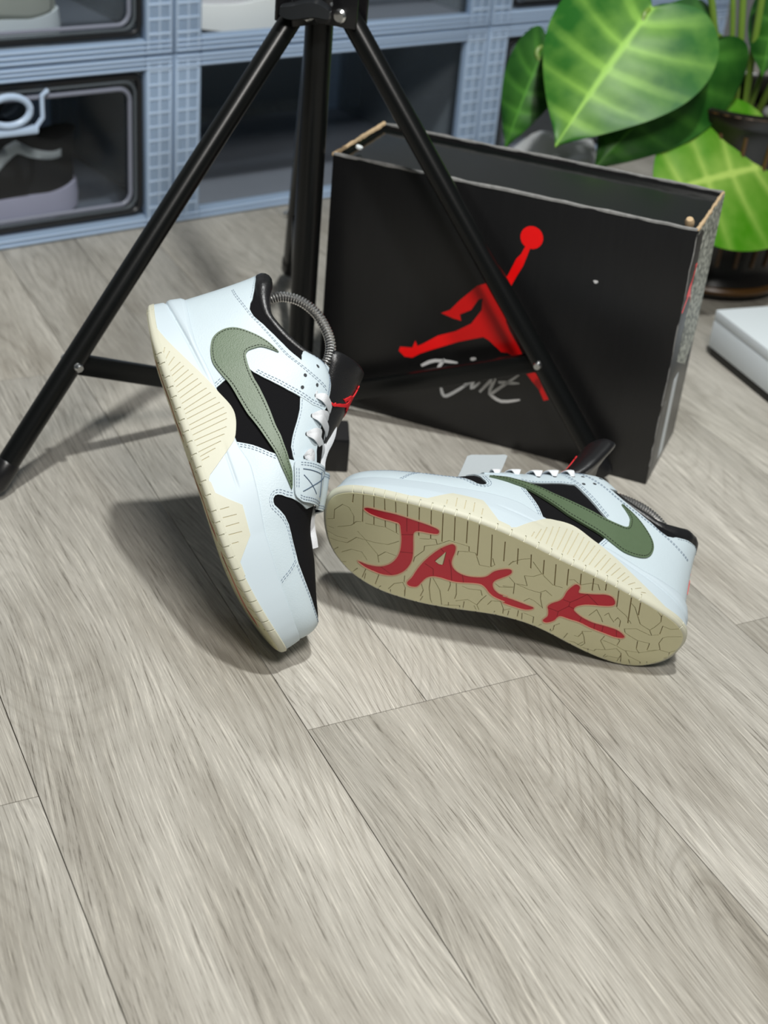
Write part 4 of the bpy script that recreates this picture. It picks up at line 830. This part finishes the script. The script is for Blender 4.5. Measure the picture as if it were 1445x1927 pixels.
def display_shoe(label, s, d, z, upper, sole, scale, toe_left=True, stripe=None, extra=None):
    yaw = SY+(math.pi if toe_left else 0)
    root = empty('trainer', label, 'shoe', sp(s,d,z), None, (0,0,yaw)); k=scale*CM
    us=np.linspace(0,UT,90,endpoint=False); x0,_=OL(us,0); zb=zbot(x0)*.6; zt=midz(x0); V=[]; n=len(us)
    for o,f in ((-.6,0),(0,.05),(.12,.5),(-.1,1),(-.9,1.02)):
        X,Y=OL(us,o); V.append(np.stack([X,Y,zb+(zt-zb)*f],-1))
    m=len(V); V=np.vstack(V); F=[((i+1)*n+j,(i+1)*n+(j+1)%n,i*n+(j+1)%n,i*n+j) for i in range(m-1) for j in range(n)]+[tuple(range(n))]
    mesh('sole',V*k,F,MAT[sole],root,True,60)
    vs=np.linspace(-.03,1,14); U,Vv=np.meshgrid(us,vs); P=S(U.ravel(),Vv.ravel(),0.); m=len(vs)
    F=[((i+1)*n+j,(i+1)*n+(j+1)%n,i*n+(j+1)%n,i*n+j) for i in range(m-1) for j in range(n)]
    up=mesh('upper',P*k,F,MAT[upper],root)
    if stripe:
        for lp,mt,nm in stripe:
            V,F=patch([lp],S,.12,.18,.8,sv=10); mesh(nm,np.array(V)*k,F,MAT[mt],up)
    tp=catmull([(17,0,9.3),(14,0,11.2),(11,0,13.0),(10,0,14.2)],5); b=MB(); b.add(*ribbon([(p[0],p[1],p[2]) for p in tp],4.6,1.0,[(.7,0,.7)]*len(tp),2).v and (np.array(ribbon([(p[0],p[1],p[2]) for p in tp],4.6,1.0,[(.7,0,.7)]*len(tp),2).v)*k, ribbon([(p[0],p[1],p[2]) for p in tp],4.6,1.0,[(.7,0,.7)]*len(tp),2).f)); b.build('tongue',MAT[upper],root)
    return root
band=[(4.6,.60),(11,.55),(14,.42),(20,.12),(19,.02),(13.4,.27),(11,.40),(4.6,.46)]
display_shoe('black trainer with a white side stripe and pale lilac sole, inside lower left box',14.6,9.5,.85,'lining','lilac_rubber',1.05,True,[(band,'bright_white','side_stripe')])
wb=[(3,.02),(14,.02),(16,.25),(9,.5),(3,.5)]
display_shoe('pale beige trainer inside the upper left box',12.2,8.,22.75,'beige_suede','bright_white',1.05,True,[(wb,'beige_suede','side_panel'),([(18,.0),(27,.0),(25,.35),(20,.4)],'bright_white','toe_panel')])
display_shoe('white and grey trainer with red trim in the box above the empty one',57.5,9.5,22.75,'grey_mesh','bright_white',1.05,True,
    [([(2,.05),(8,.05),(7,.2),(2,.2)],'bright_red','heel_trim'),([(29,-.03),(33,-.03),(33,.12),(29,.1)],'bright_red','toe_trim'),([(9,.25),(18,.2),(17,.6),(9,.7)],'lining','side_panel')])

MAT['knob']=simple('knob_plastic',(.016,.018,.020,1),.28,bump=.05,scale=400)
# ---------------------------------------------------------------- tripod stand
TX, TY = -10.006, 130.55; HP, RP, RFS, HB = 39.18, 2.67, (32.6,32.6,34.5), 11.07
AZ = [-.3507, 1.702, 3.925]
tri = empty('light_stand','black metal tripod stand with three splayed legs, in front of the shoe box','tripod',(TX*CM,TY*CM,0))
b=MB(); b.tube([(0,0,.006),(0,0,.96)],.0128,24); b.build('column',MAT['tripod'],tri)
b=MB(); b.lathe([(.0128,.382),(.0205,.383),(.0225,.388),(.0225,.425),(.0215,.432),(.0128,.434)],n=28)
for a in AZ:
    R=zrot(a)
    for s in (-1,1): b.box(R@Vector((.026,s*.0115,.3985)),(.030,.004,.034),R,.0012)
b.build('collar',MAT['black_plastic'],tri)
b=MB(); b.lathe([(.0128,.001),(.019,.002),(.020,.006),(.020,.022),(.0185,.026),(.0128,.027)],n=24)
for a in AZ:
    R=zrot(a)
    for s in (-1,1): b.box(R@Vector((.022,s*.009,.012)),(.018,.003,.016),R,.0008)
b.build('hub',MAT['black_plastic'],tri)
for i,a in enumerate(AZ):
    R=zrot(a); RF=RFS[i]; RB=RP+(RF-RP)*(HP-HB)/(HP-1.2); e=R@Vector((1,0,0)); P=R@Vector((RP*CM,0,HP*CM)); Fo=R@Vector((RF*CM,0,.012)); d=(Fo-P).normalized()
    b=MB(); b.tube([P-d*.012,P+d*.002,Fo-d*.005],[.0085,.0098,.0098],20); leg=b.build('leg',MAT['tripod'],tri)
    b=MB(); b.tube([Fo-d*.026,Fo-d*.024,Fo-d*.004,Fo+d*.001],[.0102,.0112,.0112,.0092],18); b.build('rubber_foot',MAT['black_plastic'],leg)
    B0=R@Vector((RB*CM,0,HB*CM)); side=R@Vector((0,1,0))
    if side.y>0: side=-side
    b=MB(); b.tube([B0+side*.0095,B0+side*.0125,B0+side*.0145],[.0042,.0042,.003],14); b.tube([B0-side*.0125,B0-side*.0095],.004,12); b.build('bolt',MAT['chrome'],leg)
    b=MB(); b.box(B0-d*.0,(.001,.001,.001)); 
    b=MB(); b.tube([P+side*.013,P+side*.0175,P+side*.0195],[.0062,.0062,.0045],16); b.build('pivot_bolt',MAT['chrome'],leg)
    H0=R@Vector((.022,0,.012)); dd=(H0-B0); L=dd.length; X=dd.normalized(); Y=side; Z=X.cross(Y).normalized(); RR=Matrix((X,Y,Z)).transposed()
    b=MB(); b.box((B0+H0)/2,(L+.012,.009,.0185),RR,.002); b.build('brace',MAT['tripod'],tri)
# wing knob on the collar, towards the camera
kd=Vector((-.06,-.99,.05)).normalized(); K0=Vector((-.0085,-.0205,.3955))
b=MB(); b.lathe([(.0045,0),(.0045,.010),(.0072,.011),(.0072,.020),(.001,.021)],K0,align_z(kd),18)
xr=Vector((1,0,-.06)); xr=(xr-kd*xr.dot(kd)).normalized(); yr=kd.cross(xr).normalized(); RRk=Matrix((xr,yr,kd)).transposed(); V=[];F=[]
N_=17
for i in range(N_):
    f=-1+2*i/(N_-1); x=.0215*f; h=.0040+.0042*(1-f*f)**.7; off=.0030*math.sin(2.6*f+.5); zt=.027-.003*f*f
    for y,z in ((-h,.011),(-h*1.05,.018),(-h*.75,zt),(h*.75,zt),(h*1.05,.018),(h,.011)): V.append(K0+RRk@Vector((x,y+off,z)))
F=[(i*6+j,i*6+(j+1)%6,(i+1)*6+(j+1)%6,(i+1)*6+j) for i in range(N_-1) for j in range(6)]+[(5,4,3,2,1,0),tuple((N_-1)*6+k for k in range(6))]
b.add(V,F); b.build('wing_knob',MAT['knob'],tri,True,50)

# ---------------------------------------------------------------- shoe box
BX, BY, BYAW, BW, BH, BD = -8.107, 131.867, -.34021, 35.08, 25.76, 12.5
bx = empty('shoe_box','worn black card shoe box printed with a red leaping figure, standing on its side','box',(BX*CM,BY*CM,0),None,(0,0,BYAW))
def bb(name,x0,x1,y0,y1,z0,z1,m,bev=0.,parent=None,label=None):
    b=MB(); b.box(((x0+x1)/2*CM,(y0+y1)/2*CM,(z0+z1)/2*CM),((x1-x0)*CM,(y1-y0)*CM,(z1-z0)*CM),bev=bev*CM); o=b.build(name,MAT[m],parent or bx)
    if label: o['label']=label
    return o
t=.32
front=bb('front_panel',0,BW,0,t,0,BH,'box_black',.09)
bb('back_panel',0,BW,BD-t,BD,0,BH,'box_black',.09)
left=bb('end_panel',0,t,t,BD-t,0,BH,'box_black',.05); right=bb('end_panel',BW-t,BW,t,BD-t,0,BH,'box_black',.05)
bb('base_panel',t,BW-t,t,BD-t,0,.32,'box_black')
bb('top_flap',t,BW-t,t,BD-t,BH-.75,BH-.45,'box_in')
# worn lips of the card
def lip(name,p0,p1,w,m,seed):
    rnd=random.Random(seed); n=26; P=[]
    for i in range(n+1):
        f=i/n; P.append([(p0[j]+(p1[j]-p0[j])*f+rnd.uniform(-.03,.03))*CM for j in range(3)])
    b=MB(); b.tube(P,[w*CM*rnd.uniform(.75,1.2) for _ in P],7); return b.build(name,MAT[m],bx)
lip('worn_edge',(.1,.16,BH-.02),(BW-.1,.16,BH-.02),.20,'worn',1)
lip('worn_edge',(.1,BD-.16,BH-.02),(BW-.1,BD-.16,BH-.02),.18,'worn',2)
lip('worn_edge',(.14,.1,BH-.02),(.14,BD-.1,BH-.02),.24,'card',3)
lip('worn_edge',(BW-.14,.1,BH-.02),(BW-.14,BD-.1,BH-.02),.17,'card',4)
lip('worn_edge',(BW-.06,.06,2.),(BW-.06,.06,BH-.1),.07,'worn',5)
b=MB(); b.lathe([(.0005,0),(.004,.001),(.0045,.006),(.003,.0095),(.0005,.010)],((BW-1.2)*CM,2.2*CM,(BH-.5)*CM),Matrix.Rotation(.5,3,'X'),10); b.build('torn_card_tuft',MAT['card'],bx)
b=MB(); b.lathe([(.0005,0),(.0035,.001),(.0035,.003),(.0005,.004)],(1.2*CM,3.4*CM,(BH-.15)*CM),Matrix.Rotation(.3,3,'Y'),10); b.build('paper_chip',MAT['bright_white'],bx)
SF=lambda u,v,off: np.stack([np.asarray(u)*1.,np.zeros_like(np.asarray(u,float))-np.asarray(off),np.asarray(v)*1.],-1)
def onbox(name,loops,m,off=.012,surf=SF,label=None):
    V,F=patch(loops,surf,off,.03,1.2); o=mesh(name,np.array(V)*CM,F,MAT[m],bx,False)
    if label: o['label']=label
onbox('leaping_figure_print',jump_loops(JH,J0[0],J0[1]),'print_red',label='red leaping figure emblem with raised ball')
sl=[polybuffer(catmull(l,3),np.interp(np.linspace(0,1,(len(l)-1)*3+1),[0,.25,.8,1],[.24,.36,.30,.15])) for l in SIGN]
for s_ in sl: onbox('signature_stroke',[s_],'print_white',.014)
onbox('chip_mark',[[(SPECK[0]+.22*math.cos(a)*(1+.3*math.sin(3*a)),SPECK[1]+.16*math.sin(a)) for a in np.linspace(0,6.28,9,endpoint=False)]],'print_white',.01)
SR=lambda u,v,off: np.stack([np.zeros_like(np.asarray(u,float))+BW+np.asarray(off),np.asarray(u)*1.,np.asarray(v)*1.],-1)
onbox('speckled_label',[[(3.6,BH-1.2),(2.4,BH-.5),(.5,BH-.5),(.5,BH-.1),(BD-.05,BH-.1),(BD-.05,11.2),(9.6,9.0),(3.8,11.6)]],'cement',.02,SR)
onbox('end_label',[[(1.2,1.0),(2.1,1.0),(2.1,8.2),(1.2,8.2)]],'worn',.02,SR)
onbox('end_label',[[(4.4,.8),(6.4,.8),(6.4,9.4),(4.4,9.4)]],'white_card',.02,SR)
onbox('small_figure_print',jump_loops(4.2,2.2,BH-8.2),'print_red',.02,SR)

# ---------------------------------------------------------------- small black block behind the shoes
blk = empty('black_block','small matte black block standing between the two shoes and the box','block',(-.066,1.186,0),None,(0,0,.10))
b=MB(); b.box((0,0,.0165),(.052,.040,.033),bev=.0012); b.build('body',MAT['black_plastic'],blk)
b=MB(); b.box((0,0,.0340),(.0505,.0385,.0022),bev=.0008); b.build('lid',MAT['lining'],blk)

# ---------------------------------------------------------------- white carton at the right edge
WY = math.atan2(-12.12,5.10)
wc = empty('white_carton','low white carton on a dark base at the right edge of the floor','box',(.3552,1.5270,0),None,(0,0,WY))
def cb(name,x0,x1,y0,y1,z0,z1,m,bev): 
    b=MB(); b.box(((x0+x1)/2*CM,(y0+y1)/2*CM,(z0+z1)/2*CM),((x1-x0)*CM,(y1-y0)*CM,(z1-z0)*CM),bev=bev*CM); return b.build(name,MAT[m],wc)
cb('base',.25,29.75,.25,17.75,0,1.1,'dark_base',.05); cb('body',0,30,0,18,1.1,4.3,'white_card',.12); cb('lid',0,30,0,18,4.31,5.6,'white_card',.15)

# ---------------------------------------------------------------- plant
PC = Vector((.395,1.775,0))
pot = empty('plant_pot','dark glazed pot with bronze ribs behind the shoe box, holding the plant','pot',PC)
prof=[(.001,.001),(.070,.001),(.086,.006),(.090,.016),(.084,.028),(.078,.040),(.082,.075),(.094,.140),(.103,.200),(.108,.222),(.112,.228),(.112,.240),(.106,.242),(.102,.236),(.098,.205),(.05,.203),(.001,.203)]
b=MB(); b.lathe(prof,n=56); b.build('pot_body',MAT['pot'],pot,True,40)
for k in range(22):
    a=2*math.pi*k/22; b=MB(); b.tube([Vector((r*math.cos(a),r*math.sin(a),z)) for r,z in ((.0795,.045),(.083,.075),(.0945,.14),(.1025,.195),(.105,.215))],.0028,7); b.build('rib',MAT['pot_bronze'],pot)
b=MB(); b.tube([(.0885*math.cos(a),.0885*math.sin(a),.016) for a in np.linspace(0,2*math.pi,49)],.005,8,False); b.build('foot_ring',MAT['pot_bronze'],pot)
b=MB(); b.tube([(.110*math.cos(a),.110*math.sin(a),.238) for a in np.linspace(0,2*math.pi,49)],.0022,8,False); b.build('rim_band',MAT['pot_bronze'],pot)
rnd=random.Random(5)
b=MB(); b.lathe([(.001,.212),(.05,.214),(.085,.210),(.099,.205),(.099,.200),(.001,.2)],n=40); b.build('soil',MAT['soil'],pot)
ico=bmesh.new(); bmesh.ops.create_icosphere(ico,subdivisions=2,radius=1.); ICOV=[v.co.copy() for v in ico.verts]; ico.verts.index_update(); ICOF=[tuple(v.index for v in f.verts) for f in ico.faces]; ico.free()
for k in range(9):
    a=rnd.uniform(-2.4,.8); r=rnd.uniform(.03,.085); s=rnd.uniform(.010,.017); c=Vector((r*math.cos(a),r*math.sin(a),.216))
    sc=(rnd.uniform(.8,1.2),rnd.uniform(.8,1.2),rnd.uniform(.6,.9)); ph=[rnd.uniform(0,6) for _ in range(3)]
    V=[c+PC+Vector((v.x*sc[0],v.y*sc[1],v.z*sc[2]))*s*(1+.12*math.sin(3*v.x+ph[0])*math.sin(3*v.y+ph[1])) for v in ICOV]
    o=mesh('pebble',V,ICOF,MAT['pebble']); tag(o,'pale pebble lying on the soil in the plant pot','pebble','pebbles in the plant pot')
plant = empty('pothos_plant','leafy green plant with broad heart-shaped leaves growing in the dark pot','plant',PC+Vector((0,0,.205)))
HEART=[(0,0),(-.07,.12),(-.13,.30),(-.155,.50),(-.12,.70),(-.03,.88),(.10,.98),(.24,1.0),(.40,.93),(.56,.77),(.70,.56),(.82,.34),(.91,.15),(.97,.04),(1,0)]
_h=catmull(HEART,8); _hl=np.r_[0,np.cumsum(np.linalg.norm(np.diff(_h*[1,.45],axis=0),axis=1))]; _hl/=_hl[-1]
BLUNT=HEART[:8]+[(.40,.97),(.56,.89),(.70,.76),(.82,.59),(.91,.40),(.97,.20),(1,0)]
_hb=catmull(BLUNT,8); _hbl=np.r_[0,np.cumsum(np.linalg.norm(np.diff(_hb*[1,.45],axis=0),axis=1))]; _hbl/=_hbl[-1]
def leaf(base, tip, width, facing, mat, droop=.12, fold=.16, nveins=6, wave=.0, stem_from=None, asym=0., blunt=False):
    hl,hh=(_hbl,_hb) if blunt else (_hl,_h)
    base=Vector(base)*CM-plant.location; tip=Vector(tip)*CM-plant.location; X=(tip-base); L=X.length; X.normalize(); Z=Vector(facing); Z=(Z-X*Z.dot(X)).normalized(); Y=Z.cross(X)
    nt,ns=46,45; V=[]; A=[]; w=width*CM/2
    for i in range(nt):
        t=i/(nt-1); q=t**.9; ex=float(np.interp(q,hl,hh[:,0])); ey=float(np.interp(q,hl,hh[:,1])); mx=max(0.,t*1.06-.06)
        for j in range(ns):
            s=-1+2*j/(ns-1); a=abs(s); b_=a**.9
            x=(mx+(ex-mx)*a**1.25)*L; y=ey*b_*math.copysign(1,s)*w*(1+asym*s)
            d=abs(y)/w
            z=-droop*L*max(0,x/L)**1.8+droop*L*.8*x/L-fold*w*d**1.7+wave*L*math.sin(9*t+2*s)*a*a
            k=t*nveins; side=abs(k-round(k))/nveins; near=1 if .5<k<nveins-.3 else 0
            vein=.62*math.exp(-(y/(.026*w*(1.15-t)+1e-4))**2)+near*.42*math.exp(-(side/.022)**2)*(1-.6*a)+.24*(1-a)*math.exp(-(d/.55)**2)
            z+=.012*L*math.exp(-(side/.05)**2)*-1*near*a*(1-a)*3
            V.append(base+X*x+Y*y+Z*z); A.append(min(1,vein))
    F=[(i*ns+j,i*ns+j+1,(i+1)*ns+j+1,(i+1)*ns+j) for i in range(nt-1) for j in range(ns-1)]
    n=len(V); V2=V+[v-Z*.0006 for v in V]; F2=F+[tuple(k+n for k in f[::-1]) for f in F]
    edge=[j for j in range(ns)]+[i*ns+ns-1 for i in range(1,nt)]+[(nt-1)*ns+j for j in range(ns-2,-1,-1)]+[i*ns for i in range(nt-2,0,-1)]
    F2+=[(edge[k],edge[(k+1)%len(edge)],edge[(k+1)%len(edge)]+n,edge[k]+n)[::-1] for k in range(len(edge))]
    o=mesh('leaf',V2,F2,MAT[mat],plant,True,60); at=o.data.attributes.new('vein','FLOAT','POINT'); at.data.foreach_set('value',A+A)
    if stem_from is not None:
        s0=Vector(stem_from)*CM-plant.location; m_=(s0+base)/2+Vector((0,0,.05))-Z*.02; P=catmull([tuple(s0),tuple(m_),tuple(base-Z*.006),tuple(base+X*.02)],8); b=MB(); b.tube(P,[.0035]*(len(P)-6)+[.003]*6,8); b.build('stem',MAT['stem'],plant)
    return o
st=(39.0,177.5,21)
leaf((24.6,168,34.8),(15.0,158.0,21.2),19.5,(-.15,-.72,.68),'leaf',.18,.20,6,.012,(36.5,178,21))
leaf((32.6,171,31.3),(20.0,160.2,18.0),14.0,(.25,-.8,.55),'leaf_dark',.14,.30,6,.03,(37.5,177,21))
leaf((41.8,168.5,18.2),(27.6,159.5,16.4),19.0,(.1,-.80,.58),'leaf_light',.16,.12,5,.0,(42.5,173,21),0.,True)
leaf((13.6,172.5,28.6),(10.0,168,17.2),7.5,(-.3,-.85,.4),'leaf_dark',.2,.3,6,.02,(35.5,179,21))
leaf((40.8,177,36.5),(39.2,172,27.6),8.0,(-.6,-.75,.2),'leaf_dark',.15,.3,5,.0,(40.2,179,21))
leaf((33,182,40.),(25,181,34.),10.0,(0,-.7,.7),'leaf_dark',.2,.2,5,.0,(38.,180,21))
for P in (((36.2,176.5,21),(34.0,174,29),(31.0,172.5,38)),((38.2,177,21),(37.2,175.8,28),(35.5,175,38)),((39.4,177,21),(38.6,176,29),(38.0,175,38)),((41.0,178,21),(42.5,175,30),(44,173,38))):
    b=MB(); b.tube([(Vector(tuple(q))*CM-plant.location) for q in catmull(P,6)],.0042,8); b.build('stem',MAT['stem'],plant)
# crumpled film bag
V=[]
for v in ICOV: pass
bm=bmesh.new(); bmesh.ops.create_icosphere(bm,subdivisions=4,radius=1.); rnd=random.Random(3); from mathutils import noise as mnoise
for v in bm.verts:
    k=1+.28*mnoise.noise(v.co*2.2)+.10*abs(mnoise.noise(v.co*6)); v.co=Vector((v.co.x*.085*k,v.co.y*.06*k,max(-.0,.062+v.co.z*.075*k)))
bm.verts.index_update(); o=mesh('film_bag',[tuple(v.co) for v in bm.verts],[tuple(v.index for v in f.verts) for f in bm.faces],MAT['bag'],None,True,40); bm.free()
o.location=(.175,1.86,0); tag(o,'crumpled translucent white film bag on the floor behind the shoe box','bag')

# ---------------------------------------------------------------- the two sneakers
G='pair of white, black and olive sneakers'
RR_=[[0.4212464914065003,-0.09686764392830721,0.9017583118760196],[-0.564906861016927,0.7498287793579457,0.3444372802449798],[-0.7095291620882881,-0.6545024531706012,0.2611415457945034]]
TR_=[-20.5,101.45,21.48]; SR_=.96356
RL_=[[-0.9690875551473805,0.1787874542231333,0.17001281325497056],[0.11775682966742504,-0.2703547003932018,0.9555321371057381],[0.21680092141204485,0.9460144725043148,0.24094393183303764]]
TL_=[23.95,89.05,3.0]; SL_=1.00126
sneaker('right',RR_,TR_,SR_,'white sneaker balanced on its toe, heel raised, strap closed over white laces',True,G)
sneaker('left',RL_,TL_,SL_,'white sneaker lying on its side with the cream sole and red JACK lettering facing out',False,G)
shoe_tree('right',RR_,TR_,SR_,'steel coil shoe tree in the upright sneaker balanced on its toe','shoe trees')
shoe_tree('left',RL_,TL_,SL_,'steel coil shoe tree in the sneaker lying on its side','shoe trees')
